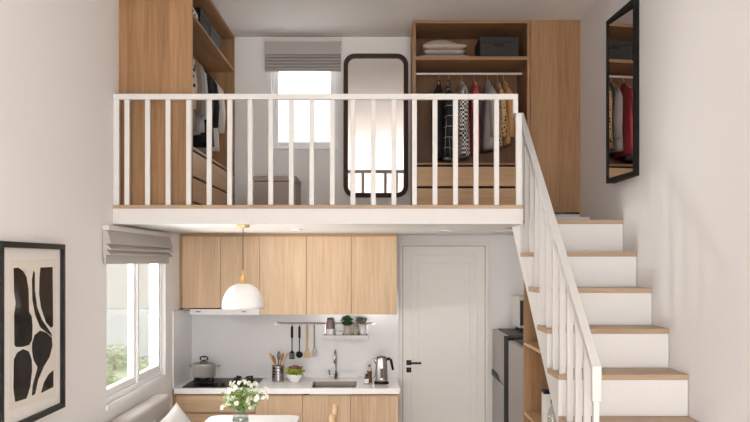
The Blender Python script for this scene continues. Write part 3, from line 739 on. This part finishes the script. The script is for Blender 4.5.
# left wall blind (folds run along y)
by0, by1 = 5.085, 6.65
t = thing('roman_blind', 'grey fabric roman blind folded above the left kitchen window', 'blind', (XL+.05, (by0+by1)/2, EYE-.01))
box('headrail', mat('blind_rail', (214, 208, 202), .6), t, XL+.001, XL+.042, by0, by1, EYE+.185, EYE+.214, bev=.002)
prof = [(XL+.003, EYE+.184), (XL+.028, EYE+.184), (XL+.052, EYE+.112), (XL+.052, EYE+.104), (XL+.030, EYE+.108), (XL+.030, EYE+.100),
        (XL+.052, EYE+.078), (XL+.052, EYE+.070), (XL+.030, EYE+.074), (XL+.030, EYE+.066), (XL+.048, EYE+.046), (XL+.048, EYE+.038), (XL+.024, EYE+.040), (XL+.020, EYE-.012), (XL+.014, EYE-.012), (XL+.003, EYE+.05)]
MB().prism(prof, 'y', by0+.003, by1-.003).build('fabric', M_blind, t)

# ================================================================= PICTURE (left wall)
py0, py1, pz0, pz1 = 3.66, 4.413, EYE-.727, EYE+.088
t = thing('framed_picture', 'black framed abstract print of black organic shapes on the left wall', 'picture', (XL, (py0+py1)/2, pz0))
fr = .026
MB().ring([(py0, pz0), (py1, pz0), (py1, pz1), (py0, pz1)], [(py0+fr, pz0+fr), (py1-fr, pz0+fr), (py1-fr, pz1-fr), (py0+fr, pz1-fr)], 'x', XL+.001, XL+.026).build('frame', M_black, t, bev=.001)
box('mount', mat('mount_card', (238, 233, 228), .8), t, XL+.002, XL+.008, py0+fr, py1-fr, pz0+fr, pz1-fr)
XA = XL+.0095
def WP(px, py):
    d = -XA*F/(VX-px); return (d, EYE+(VY-py)*d/F)
pr = MB().prism([WP(9, 260), WP(56.3, 258.8), WP(56.3, 396), WP(9, 411)], 'x', XL+.0082, XA).build('print', mat('print_paper', (232, 224, 215), .8), t)
shapes = [[(13.5,268),(18,267.5),(23,271),(26.5,277),(28.5,290),(29,312),(31.5,316),(32.5,326),(32,340),(29,345),(22,347),(16,347),(14.3,345),(14,315),(15.7,303),(14,292)],
 [(33.3,270.5),(34.8,273),(34.8,290),(37,307),(42,320),(51,333),(52.3,337),(46,332),(40,327),(35,315),(32.3,300),(31.8,280)],
 [(40.3,267.5),(52.6,267),(53,326),(51,328),(46,322.5),(41,308),(39,294),(39.4,277)],
 [(32,343),(34.5,335),(40,330.5),(46,332.5),(51.7,337.5),(52.4,346),(49.5,357),(43.7,366.5),(38,380),(35,394),(31.7,396),(32.6,385),(37.5,367.5),(33.3,359.5),(31.7,350)],
 [(13.8,359.5),(17,352.6),(23,349),(28.7,351.5),(31.7,359.5),(32,371),(30,387),(26.4,398.5),(15,402),(13.3,389)],
 [(53.3,370),(53.3,387),(41,393),(43.7,382.5),(48.3,374.5)]]
mk = mat('printed_black', (34, 28, 25), .8, spec=.15, bscale=30)
m = MB()
for s_ in shapes: m.prism([WP(*p) for p in s_], 'x', XA+.0002, XA+.0008)
m.build('printed_shapes', mk, pr)
MB().box(XL+.0125, XL+.014, py0+fr, py1-fr, pz0+fr, pz1-fr).build('picture_glass', glassmat('picture_glass', refl=.0, fac=.04), t)

# ================================================================= RIGHT WALL MIRROR
my0, my1, mz0, mz1 = 5.435, 5.992, EYE+.535, EYE+1.638
t = thing('wall_mirror', 'tall black framed rectangular mirror on the right wall above the stairs', 'mirror', (XR, (my0+my1)/2, mz0))
fr = .03
m = MB()
def fx_(y): return XR-.03-.03*(y-my0)/(my1-my0)      # front face leans out towards the far end
for ya, yb_, za, zb_ in ((my0, my0+fr, mz0, mz1), (my1-fr, my1, mz0, mz1), (my0+fr, my1-fr, mz0, mz0+fr), (my0+fr, my1-fr, mz1-fr, mz1)):
    m.prism([(XR-.0005, ya), (fx_(ya), ya), (fx_(yb_), yb_), (XR-.0005, yb_)], 'z', za, zb_)
m.build('frame', mat('mirror_frame_black', (20, 19, 19), .6, spec=.2), t)
MB().prism([(XR-.001, my1-fr), (XR-.052, my1-fr), (XR-.004, my0+fr), (XR-.001, my0+fr)], 'z', mz0+fr, mz1-fr).build('mirror_glass', M_mirror, t)

# loft mirror on back wall
t = thing('rounded_mirror', 'large rounded dark walnut framed mirror on the loft back wall', 'mirror', (X(376, D), D, Z(197.5, D)))
ym = D-.03
a0, a1, b0, b1 = X(343.5, ym), X(408.2, ym), Z(197.3, ym), Z(53.5, ym)
o_ = rrect(a0, a1, b0, b1, .095); w_ = .038
i_ = rrect(a0+w_, a1-w_, b0+w_, b1-w_, .06)
MB().ring(o_, i_, 'y', ym, D-.001).build('frame', M_walnut, t)
MB().prism(i_, 'y', D-.012, D-.006).build('mirror_glass', M_mirror, t)

# storage box on the loft floor
d = 7.02; x0, x1 = X(253, d), X(296.3, d); zt_ = Z(176, d); zl = Z(181.3, d)
t = thing('storage_ottoman', 'taupe lidded storage cube on the loft floor below the window', 'storage box', ((x0+x1)/2, 7.25, ZL))
box('box_body', M_taupe, t, x0+.004, x1-.004, d+.004, 7.48, ZL+.0005, zl-.001, bev=.004)
box('lid', M_taupe, t, x0, x1, d, 7.485, zl+.003, zt_, bev=.004)

# ================================================================= WARDROBES
zW0 = EYE+.385; zDr = .765; 
dW = 7.0; rb = D-.002
xa, xb, xc, xd = X(413.2, dW), X(528, dW), X(530.3, dW), X(582, dW)
ztp = Z(20.3, dW); T = .02
t = thing('wardrobe', 'open oak wardrobe with hanging clothes and drawers in the loft', 'wardrobe', ((xa+xd)/2, 7.25, ZL))
box('plinth', M_white, t, xa+.01, xd-.005, dW+.03, rb, ZL+.0005, zW0-.001)
box('side_panel', M_oak, t, xa, xa+T, dW, rb, zW0, ztp)
box('side_panel', M_oak, t, xb-.005, xb+.015, dW+.002, rb, zW0, ztp)
box('top_panel', M_oakx, t, xa+T+.0005, xb-.0055, dW, rb, ztp-.022, ztp)
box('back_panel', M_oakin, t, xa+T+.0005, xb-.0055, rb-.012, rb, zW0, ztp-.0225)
zsh = EYE+1.639
box('shelf', M_oakx, t, xa+T+.0005, xb-.0055, dW+.003, rb-.0125, zsh-.03, zsh-.004)
zdt = Z(162.8, dW)
box('shelf', M_oakx, t, xa+T+.0005, xb-.0055, dW+.003, rb-.0125, zdt-.014, zdt)
for z0_, z1_ in ((Z(186, dW), Z(166.8, dW)), (zW0+.005, Z(188.3, dW))):
    box('drawer', M_oakd, t, xa+T+.001, xb-.006, dW+.004, dW+.022, z0_, z1_, bev=.001)
box('drawer_gap_shade', M_dark, t, xa+T+.001, xb-.006, dW+.03, dW+.04, zW0+.002, zdt-.015)  # dark sheet behind the drawers, gap shade put into its colour
zrod = Z(73.8, 7.25)
MB().cyl((xa+T+.001, 7.25, zrod), (xb-.006, 7.25, zrod), .011, 12).build('hanging_rod', mat('rod_pale', (206, 198, 192), .3, metal=.3), t)
box('door', M_oak, t, xc, xd, dW-.006, dW+.014, Z(212.5, dW), ztp+.004, bev=.001)
box('side_panel', M_oak, t, xd-.02, xd-.001, dW+.015, rb, zW0, ztp)
box('top_panel', M_oakx, t, xb+.016, xd-.021, dW+.016, rb, ztp-.02, ztp)

# left wardrobe
dL0, dL1 = 5.42, D-.004; xF = -1.20; xP = X(192.2, dL0)
tL = thing('wardrobe', 'deep oak wardrobe along the left side of the loft', 'wardrobe', (-1.4, 6.4, ZL))
box('side_panel', M_oak, tL, XL+.001, xP, dL0, dL0+.022, ZL+.001, ZC-.002)
box('side_panel', M_oak, tL, XL+.001, xF, dL1-.022, dL1, ZL+.001, ZC-.002)
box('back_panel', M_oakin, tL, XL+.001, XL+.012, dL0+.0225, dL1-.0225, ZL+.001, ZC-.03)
box('top_panel', M_oaky, tL, XL+.001, xF, dL0+.0225, dL1-.0225, ZC-.024, ZC-.002)
box('shelf', M_oaky, tL, XL+.0125, xF, dL0+.0225, dL1-.0225, zsh-.022, zsh)
zl1, zl2 = EYE+.733, EYE+.563
box('shelf', M_oaky, tL, XL+.0125, xF, dL0+.0225, dL1-.0225, zl1+.012, zl1+.03)
box('drawer_gap_shade', M_dark, tL, XL+.0125, xF-.03, dL0+.0225, dL1-.0225, ZL+.002, zl1+.011)  # dark filling behind the left drawers, shade of the gaps painted in
ymid = (dL0+dL1)/2
for z0_, z1_ in ((zl2+.008, zl1-.004), (ZL+.06, zl2-.008)):
    box('drawer', M_oakdy, tL, xF-.02, xF-.001, dL0+.024, dL1-.024, z0_, z1_, bev=.001)
box('plinth', M_oakd, tL, xF-.03+.001, xF-.01, dL0+.024, dL1-.024, ZL+.001, ZL+.05)
xrod = -1.385
MB().cyl((xrod, dL0+.0235, zrod), (xrod, dL1-.0235, zrod), .011, 12).build('hanging_rod', MATS['rod_pale'], tL)

# ---- patterned cloth materials
def cloth(name, col): return mat(name, col, .95, bump=.25, bscale=250)
def pattern(name, kind, c1, c2, scale):
    m = bpy.data.materials.new(name); m.use_nodes = True; n = m.node_tree; b = n.nodes['Principled BSDF']; b.inputs['Roughness'].default_value = .95
    t = n.nodes.new('ShaderNodeTexCoord')
    mx = n.nodes.new('ShaderNodeMix'); mx.data_type = 'RGBA'; mx.inputs[6].default_value = srgb(*c1); mx.inputs[7].default_value = srgb(*c2)
    if kind == 'check':
        c = n.nodes.new('ShaderNodeTexChecker'); c.inputs['Scale'].default_value = scale; n.links.new(t.outputs['Object'], c.inputs['Vector']); n.links.new(c.outputs['Fac'], mx.inputs[0])
    elif kind == 'spots':
        c = n.nodes.new('ShaderNodeTexVoronoi'); c.inputs['Scale'].default_value = scale; n.links.new(t.outputs['Object'], c.inputs['Vector'])
        g = n.nodes.new('ShaderNodeMath'); g.operation = 'LESS_THAN'; g.inputs[1].default_value = .36; n.links.new(c.outputs['Distance'], g.inputs[0]); n.links.new(g.outputs[0], mx.inputs[0])
    else:  # grid lines
        s = n.nodes.new('ShaderNodeSeparateXYZ'); n.links.new(t.outputs['Object'], s.inputs[0]); last = None
        for ax in ('Z', 'Y'):
            q = n.nodes.new('ShaderNodeMath'); q.operation = 'MULTIPLY'; q.inputs[1].default_value = scale; n.links.new(s.outputs[ax], q.inputs[0])
            f = n.nodes.new('ShaderNodeMath'); f.operation = 'FRACT'; n.links.new(q.outputs[0], f.inputs[0])
            g = n.nodes.new('ShaderNodeMath'); g.operation = 'LESS_THAN'; g.inputs[1].default_value = .06; n.links.new(f.outputs[0], g.inputs[0])
            if last:
                a = n.nodes.new('ShaderNodeMath'); a.operation = 'MAXIMUM'; n.links.new(last.outputs[0], a.inputs[0]); n.links.new(g.outputs[0], a.inputs[1]); last = a
            else: last = g
        n.links.new(last.outputs[0], mx.inputs[0])
    n.links.new(mx.outputs[2], b.inputs['Base Color'])
    return m
def garment(name, label, cat, cx, cy, yaw, L, m, hw=.19, th=.035, sleeve=.42, group='', seed=0, rodz=None, zn=None):
    """cloth on a hanger; width axis along local u, hung at (cx,cy); yaw turns u from +x"""
    rnd = random.Random(seed); ph = rnd.random()*6; kf = rnd.choice((5, 6, 7))
    u = Vector((math.cos(yaw), math.sin(yaw), 0)); v = Vector((-math.sin(yaw), math.cos(yaw), 0))
    zn = zn or zrod-.055
    g = MB(); seg = 28; prev = None
    prof = [(0.0, .03, .28), (.012, .045, .32), (.035, .42*hw, .42), (.065, .75*hw, .55), (.10, .95*hw, .7), (.2, .94*hw, .9)]+[(.2+(L-.2)*i/6, hw*(.93+.025*i), .95+.05*i) for i in range(1, 7)]
    rings = []
    for zz_, w_, k in prof:
        am = .014*min(1, zz_/.3)
        ring = []
        for i in range(seg):
            a = 2*PI*i/seg
            rr = 1+am*22*math.sin(kf*a+ph+zz_*3)*.5
            p = u*(w_*math.cos(a)*(1+am*2*math.sin(3*a+ph)))+v*(th*k*math.sin(a)*rr)
            ring.append(g.bm.verts.new(Vector((cx, cy, zn-zz_))+p))
        rings.append(ring)
    for A, B in zip(rings, rings[1:]):
        for i in range(seg):
            j = (i+1) % seg; g.bm.faces.new((A[i], A[j], B[j], B[i]))
    g.bm.faces.new(rings[0]); g.bm.faces.new(rings[-1][::-1])
    if sleeve:
        for s_ in (-1, 1):
            c = Vector((cx, cy, zn)); dv = v*(.012*s_*rnd.choice((-1, 1)))
            g.tube([c+u*(s_*hw*.72)-Vector((0, 0, .07)), c+u*(s_*hw*.97)+dv-Vector((0, 0, .15)), c+u*(s_*hw*1.06)+dv*2-Vector((0, 0, .12+sleeve*.5)), c+u*(s_*hw*1.03)+dv*2-Vector((0, 0, .09+sleeve))], [th*.35, th*.8, th*.85, th*.75], 12)
    o = g.build(name, m, None, smooth=True, origin=(cx, cy, zn-L))
    tag(o, label, cat, group)
    return o
def hanger(label, cx, cy, yaw, group, hw=.15):
    u = Vector((math.cos(yaw), math.sin(yaw), 0)); v = Vector((-math.sin(yaw), math.cos(yaw), 0)); c = Vector((cx, cy, zrod))
    t = thing('clothes_hanger', label, 'hanger', (cx, cy, zrod-.06), group)
    MB().tube([c+v*0-Vector((0, 0, .058)), c-Vector((0, 0, .03)), c+u*.014-Vector((0, 0, .015)), c+u*.0145+Vector((0, 0, .004)), c+Vector((0, 0, .0145)), c-u*.0145+Vector((0, 0, .003))], .0022, 6).build('hook', M_brass, t)
    MB().tube([c-u*hw-Vector((0, 0, .115)), c-u*.03-Vector((0, 0, .066)), c-Vector((0, 0, .06)), c+u*.03-Vector((0, 0, .066)), c+u*hw-Vector((0, 0, .115))], .005, 6).build('shoulder_bar', M_wood, t)
Rg = 'clothes hanging in the right loft wardrobe'; Lg = 'clothes hanging in the left loft wardrobe'
m_bl = cloth('black_cloth', (30, 29, 31)); m_pl = pattern('plaid_cloth', 'grid', (26, 27, 29), (170, 170, 170), 12)
m_ck = pattern('check_cloth', 'check', (30, 30, 30), (226, 222, 216), 60); m_rd = cloth('red_cloth', (206, 84, 90))
m_gr = cloth('grey_cloth', (158, 154, 152)); m_lp = pattern('leopard_cloth', 'spots', (196, 160, 118), (60, 42, 32), 42); m_tn = cloth('tan_cloth', (190, 144, 96))
spec = [(439, 'black_jacket', 'black jacket hanging leftmost in the right wardrobe', 'jacket', m_bl, .64, .040, -.10),
        (448.5, 'plaid_coat', 'black coat with thin white grid lines', 'coat', m_pl, .66, .036, -.14),
        (461.7, 'houndstooth_dress', 'black and white checked dress on a hanger', 'dress', m_ck, .64, .045, .10),
        (474, 'red_shirt', 'red short shirt between checked dress and grey shirt', 'shirt', m_rd, .60, .032, .05),
        (487.6, 'grey_shirt', 'light grey shirt next to the red shirt', 'shirt', m_gr, .58, .046, .06),
        (497.3, 'leopard_shirt', 'leopard print shirt left of the tan shirt', 'shirt', m_lp, .56, .028, .04),
        (503.5, 'tan_shirt', 'tan shirt hanging rightmost on the rod', 'shirt', m_tn, .54, .034, .10)]
for k, (p, nm, lb_, ct, m, L, th, dy) in enumerate(spec):
    x = X(p, 7.25); yaw = PI/2+dy
    garment(nm, lb_, ct, x, 7.25, yaw, L, m, hw=.175, th=th, group=Rg, seed=k, sleeve=.40 if nm != 'red_shirt' else .2)
    hanger('brass hooked hanger holding the '+nm.replace('_', ' '), x, 7.25, yaw, 'hangers in the right wardrobe', .13)
m_fl = pattern('printed_cloth', 'spots', (206, 186, 170), (74, 60, 54), 26)
specL = [(5.86, 'printed_blouse', 'spotted blouse, nearest garment in the left wardrobe', 'blouse', m_fl, .50, .045),
         (6.02, 'taupe_jacket', 'brownish grey jacket behind the spotted blouse', 'jacket', cloth('taupe_cloth', (132, 120, 112)), .60, .05),
         (6.18, 'grey_coat', 'warm grey coat beside the pale blue shirt', 'coat', cloth('warm_grey_cloth', (156, 146, 140)), .60, .05),
         (6.34, 'pale_blue_shirt', 'pale blue shirt between grey coat and black coats', 'shirt', cloth('pale_blue_cloth', (178, 188, 200)), .56, .035),
         (6.50, 'black_coat', 'black coat just behind the pale blue shirt', 'coat', m_bl, .62, .05),
         (6.68, 'black_blazer', 'black blazer beside the white shirt', 'blazer', m_bl, .62, .05),
         (6.95, 'white_shirt', 'white shirt, farthest garment in the left wardrobe', 'shirt', cloth('white_cloth', (220, 213, 206)), .62, .05)]
for k, (y, nm, lb_, ct, m, L, th) in enumerate(specL):
    garment(nm, lb_, ct, xrod, y, 0, L, m, hw=.15, th=th, group=Lg, seed=20+k, sleeve=.38)
    hanger('hanger holding the '+nm.replace('_', ' ')+' in the left wardrobe', xrod, y, 0, 'hangers in the left wardrobe', .11)

# folded blankets and boxes
def folded(name, label, m, x0, x1, y0, y1, z0, z1, group, puff=0):
    g = MB(); nx, ny = 14, 8
    top = [[None]*(ny+1) for _ in range(nx+1)]; bot = [[None]*(ny+1) for _ in range(nx+1)]
    for i in range(nx+1):
        for j in range(ny+1):
            u = i/nx; v = j/ny; e = min(u, 1-u, v, 1-v)*2
            k = min(1, e*5)**.5
            h_ = z0+(z1-z0)*(.5+.5*k)+puff*math.sin(PI*min(1, u*1.25))*k
            x = x0+(x1-x0)*u; y = y0+(y1-y0)*v
            top[i][j] = g.bm.verts.new((x, y, h_)); bot[i][j] = g.bm.verts.new((x, y, z0+(z1-z0)*.5*(1-k)*.6))
    for i in range(nx):
        for j in range(ny):
            g.bm.faces.new((top[i][j], top[i+1][j], top[i+1][j+1], top[i][j+1])); g.bm.faces.new((bot[i][j], bot[i][j+1], bot[i+1][j+1], bot[i+1][j]))
    for i in range(nx):
        g.bm.faces.new((top[i][0], bot[i][0], bot[i+1][0], top[i+1][0])); g.bm.faces.new((top[i][ny], top[i+1][ny], bot[i+1][ny], bot[i][ny]))
    for j in range(ny):
        g.bm.faces.new((top[0][j], top[0][j+1], bot[0][j+1], bot[0][j])); g.bm.faces.new((top[nx][j], bot[nx][j], bot[nx][j+1], top[nx][j+1]))
    return tag(g.build(name, m, None, smooth=True), label, 'blanket', group)
zz = zsh-.004+.0005; yb0 = 7.06
folded('folded_blanket', 'grey folded blanket, bottom of the stack in the wardrobe', cloth('grey_blanket', (158, 148, 142)), X(421, yb0), X(469, yb0), yb0, 7.42, zz, zz+.042, 'folded blankets')
folded('folded_blanket', 'beige folded blanket in the middle of the stack', cloth('beige_blanket', (186, 170, 158)), X(424, yb0), X(465, yb0), yb0, 7.40, zz+.0425, zz+.084, 'folded blankets')
folded('folded_blanket', 'puffy beige blanket on top of the stack', cloth('beige_blanket2', (196, 180, 166)), X(423, yb0), X(467, yb0), yb0, 7.40, zz+.0845, zz+.128, 'folded blankets', puff=.03)
x0, x1 = X(479.8, yb0), X(519, yb0); z1_ = Z(36.7, yb0)
t = thing('storage_box', 'charcoal lidded box with slot handle on the right wardrobe shelf', 'box', ((x0+x1)/2, 7.2, zz))
box('box_body', M_greybox, t, x0+.003, x1-.003, yb0+.003, 7.40, zz, z1_-.047, bev=.002)
box('lid', M_greybox, t, x0, x1, yb0, 7.403, z1_-.045, z1_, bev=.002)
box('handle_slot', M_black, t, X(494, yb0), X(504.5, yb0), yb0-.003, yb0-.0005, Z(46.5, yb0), Z(43.7, yb0))
zz = zsh+.0005
m_sp = pattern('dalmatian_cloth', 'spots', (226, 220, 212), (40, 36, 34), 22)
o = folded('folded_throw', 'white and black spotted throw on the left wardrobe shelf', m_sp, -1.5, -1.215, 5.55, 6.05, zz, zz+.10, None); 
for k, (ya, yc, h_, mm, lb_) in enumerate(((6.22, 6.55, .16, M_black, 'black storage box on the left wardrobe shelf'), (6.62, 7.02, .15, mat('slate_board', (84, 86, 88), .8), 'slate grey storage box at the far end of the left shelf'))):
    t = thing('storage_box', lb_, 'box', (-1.37, (ya+yc)/2, zz))
    box('box_body', mm, t, -1.52, -1.235, ya, yc, zz, zz+h_*.75-.001, bev=.002); box('lid', mm, t, -1.523, -1.232, ya-.003, yc+.003, zz+h_*.75, zz+h_, bev=.002)

# ================================================================= TABLE, VASE, CHAIR, SOFA
zt_ = .77
tx0, tx1, ty0, ty1 = -1.19, -.54, 5.20, 6.40
t = thing('dining_table', 'small white table with rounded corners in front of the kitchen', 'table', ((tx0+tx1)/2, 5.8, 0))
MB().prism(rrect(tx0, tx1, ty0, ty1, .09), 'z', zt_-.028, zt_).build('table_top', mat('white_table', (244, 242, 240), .3), t, bev=.004)
MB().lathe(((tx0+tx1)/2, 5.8, .02), [(.035, 0), (.03, .3), (.03, .68), (.06, .72)], 20).build('pedestal', M_white, t, smooth=True)
MB().lathe(((tx0+tx1)/2, 5.8, 0), [(0, 0), (.16, 0), (.16, .012), (.05, .02), (0, .02)], 28).build('table_base', M_white, t)
vx, vy = X(240.5, 5.95), 5.95
t = thing('glass_vase', 'clear round glass vase on the white table', 'vase', (vx, vy, zt_))
MB().lathe((vx, vy, zt_+.0005), [(0, 0), (.030, 0), (.048, .012), (.056, .04), (.050, .072), (.036, .095), (.034, .104), (.042, .115)], 28).build('vase_body', G_vase, t, smooth=True)
MB().lathe((vx, vy, zt_+.004), [(0, 0), (.028, 0), (.044, .012), (.052, .038), (.049, .055), (0, .055)], 24).build('water', mat('vase_water', (206, 214, 204), .1, trans=.7), t, smooth=True)
b = thing('flower_bouquet', 'loose bunch of small white flowers with green stems in the vase', 'flowers', (vx, vy, zt_+.06))
blos = bpy.data.meshes.new('blossom'); bm = bmesh.new()
for k in range(7):
    a = 2*PI*k/7; c, s_ = math.cos(a), math.sin(a); r_ = .019
    P = [Vector((0, 0, 0)), Vector((c*r_*.5-s_*r_*.4, s_*r_*.5+c*r_*.4, .005)), Vector((c*r_, s_*r_, .010)), Vector((c*r_*.5+s_*r_*.4, s_*r_*.5-c*r_*.4, .005))]
    bm.faces.new([bm.verts.new(p) for p in P])
    P = [p*.6+Vector((0, 0, .003)) for p in P]; bm.faces.new([bm.verts.new(Matrix.Rotation(.4, 3, 'Z') @ p) for p in P])
bm.to_mesh(blos); bm.free(); blos.materials.append(mat('white_petal', (248, 247, 232), .7))
stm = MB(); fol = MB(); origin = Vector((vx, vy, zt_+.09)); n_b = 0
rnd = random.Random(5)
for k in range(50):
    px_ = rnd.gauss(242, 11.5); px_ = max(219, min(266, px_)); py_ = rnd.uniform(381, 408)
    lim = 380+abs(px_-243)*.35
    py_ = max(py_, lim+rnd.random()*4)
    y_ = vy+rnd.uniform(-.09, .09); p = Vector((X(px_, y_), y_, Z(py_, y_)))
    mid = origin.lerp(p, .5)+Vector((0, 0, .02))
    stm.tube([Vector((vx, vy, zt_+.03)), origin, mid, p], .0013, 5)
    for j in range(2):
        o = bpy.data.objects.new('blossom', blos); C.objects.link(o); o.parent = b
        pp_ = p+Vector((rnd.uniform(-.012, .012), rnd.uniform(-.012, .012), rnd.uniform(-.012, .01)))
        o.location = pp_-b.location; o.rotation_euler = (rnd.uniform(-.2, 1.8), rnd.uniform(-.6, .6), rnd.random()*6); sc = rnd.uniform(.8, 1.15); o.scale = (sc, sc, sc)
        n_b += 1
        if n_b >= 100: break
    if n_b >= 100: break
leaves(fol, (vx+.01, vy, zt_+.185), .15, .08, .08, 420, .016)
leaves(fol, (vx+.01, vy, zt_+.13), .04, .04, .04, 80, .016)
stm.build('stems', M_leaf, b); fol.build('foliage', mat('fresh_leaf', (158, 182, 104), .6), b)

# chair (wooden back post top shows above the lower edge of the view)
cx, cy = -.22, 5.80; zc = 1.882-151*5.8/880
t = thing('dining_chair', 'pale wooden chair standing right of the white table', 'chair', (cx-.2, cy, 0))
xc_ = X(332.5, 5.62)
zc = Z(413.5, 5.62)
def leg(x, y, z1, x2=None): MB().frustum((x2 if x2 else x, y, 0), (x, y, z1), .014, .018, 12).build('leg', M_wood, t, smooth=True)
yA, yB = 5.62, 6.02
for y in (yA, yB):
    leg(xc_-.40, y, .44)
    MB().tube([(xc_+.03, y, 0), (xc_-.01, y, .45), (xc_-.006, y, .70), (xc_, y, zc-.018)], [.015, .018, .018, .019], 12).sphere((xc_, y, zc-.02), .020, 1, 1, 1.0).build('back_post', M_wood, t, smooth=True)
MB().box(xc_-.43, xc_-.005, yA-.01, yB+.01, .44, .465, bev=.01, seg=2).build('seat', M_wood, t)
for z in (.60, .78): MB().box(xc_-.012, xc_+.006, yA+.018, yB-.018, z, z+.05).build('back_rail', M_wood, t, bev=.004)

# sofa
sy0, sy1 = 4.25, 6.20
t = thing('sofa', 'light grey upholstered sofa along the left wall below the window', 'sofa', (-1.3, (sy0+sy1)/2, 0))
MB().box(XL+.012, -1.44, sy0, sy1, .30, EYE-.928, bev=.03, seg=4).build('backrest', M_sofa, t, smooth=True)
MB().box(-1.435, -1.04, sy0, sy1, .30, .50, bev=.03, seg=4).build('seat_cushion', M_sofa, t, smooth=True)
MB().box(XL+.02, -1.05, sy0+.02, sy1-.02, .10, .298).build('sofa_base', M_sofa, t)
for lx in (XL+.07, -1.1):
    for ly in (sy0+.08, sy1-.08): MB().cyl((lx, ly, 0), (lx, ly, .0995), .02, 10).build('leg', M_wood, t)
def cushion(label, c, w_, h_, dpt, rot, m=M_cush):
    g = MB(); n = 12; V = {}
    for side in (1, -1):
        for i in range(n+1):
            for j in range(n+1):
                u = -1+2*i/n; v = -1+2*j/n
                edge = (1-u**2)*(1-v**2)
                if side == -1 and (i in (0, n) or j in (0, n)): V[side, i, j] = V[1, i, j]; continue
                pin = 1-.06*(1-abs(u)**3)*abs(v)**2-.0; pin2 = 1-.06*(1-abs(v)**3)*abs(u)**2
                p = Vector((u*w_/2*pin2*(1-.05*(1-v*v)*abs(u)), side*dpt/2*edge**.45, v*h_/2*(1-.05*(1-u*u)*abs(v))))
                V[side, i, j] = g.bm.verts.new(rot @ p+Vector(c))
        for i in range(n):
            for j in range(n):
                g.bm.faces.new((V[side, i, j], V[side, i+1, j], V[side, i+1, j+1], V[side, i, j+1]))
    return tag(g.build('cushion', m, None, smooth=True), label, 'cushion', 'cushions on the sofa')
R1 = Matrix.Rotation(math.radians(76), 3, 'Z') @ Matrix.Rotation(math.radians(-30), 3, 'X') @ Matrix.Rotation(math.radians(-14), 3, 'Y')
cushion('pale cushion leaning in the far corner of the sofa', (-1.265, 5.80, .72), .40, .40, .12, R1)
R2 = Matrix.Rotation(math.radians(75), 3, 'Z') @ Matrix.Rotation(math.radians(-12), 3, 'X') @ Matrix.Rotation(math.radians(-30), 3, 'Y')
cushion('white cushion whose tip shows nearer on the sofa back', (-1.27, 5.12, .70), .38, .38, .10, R2)
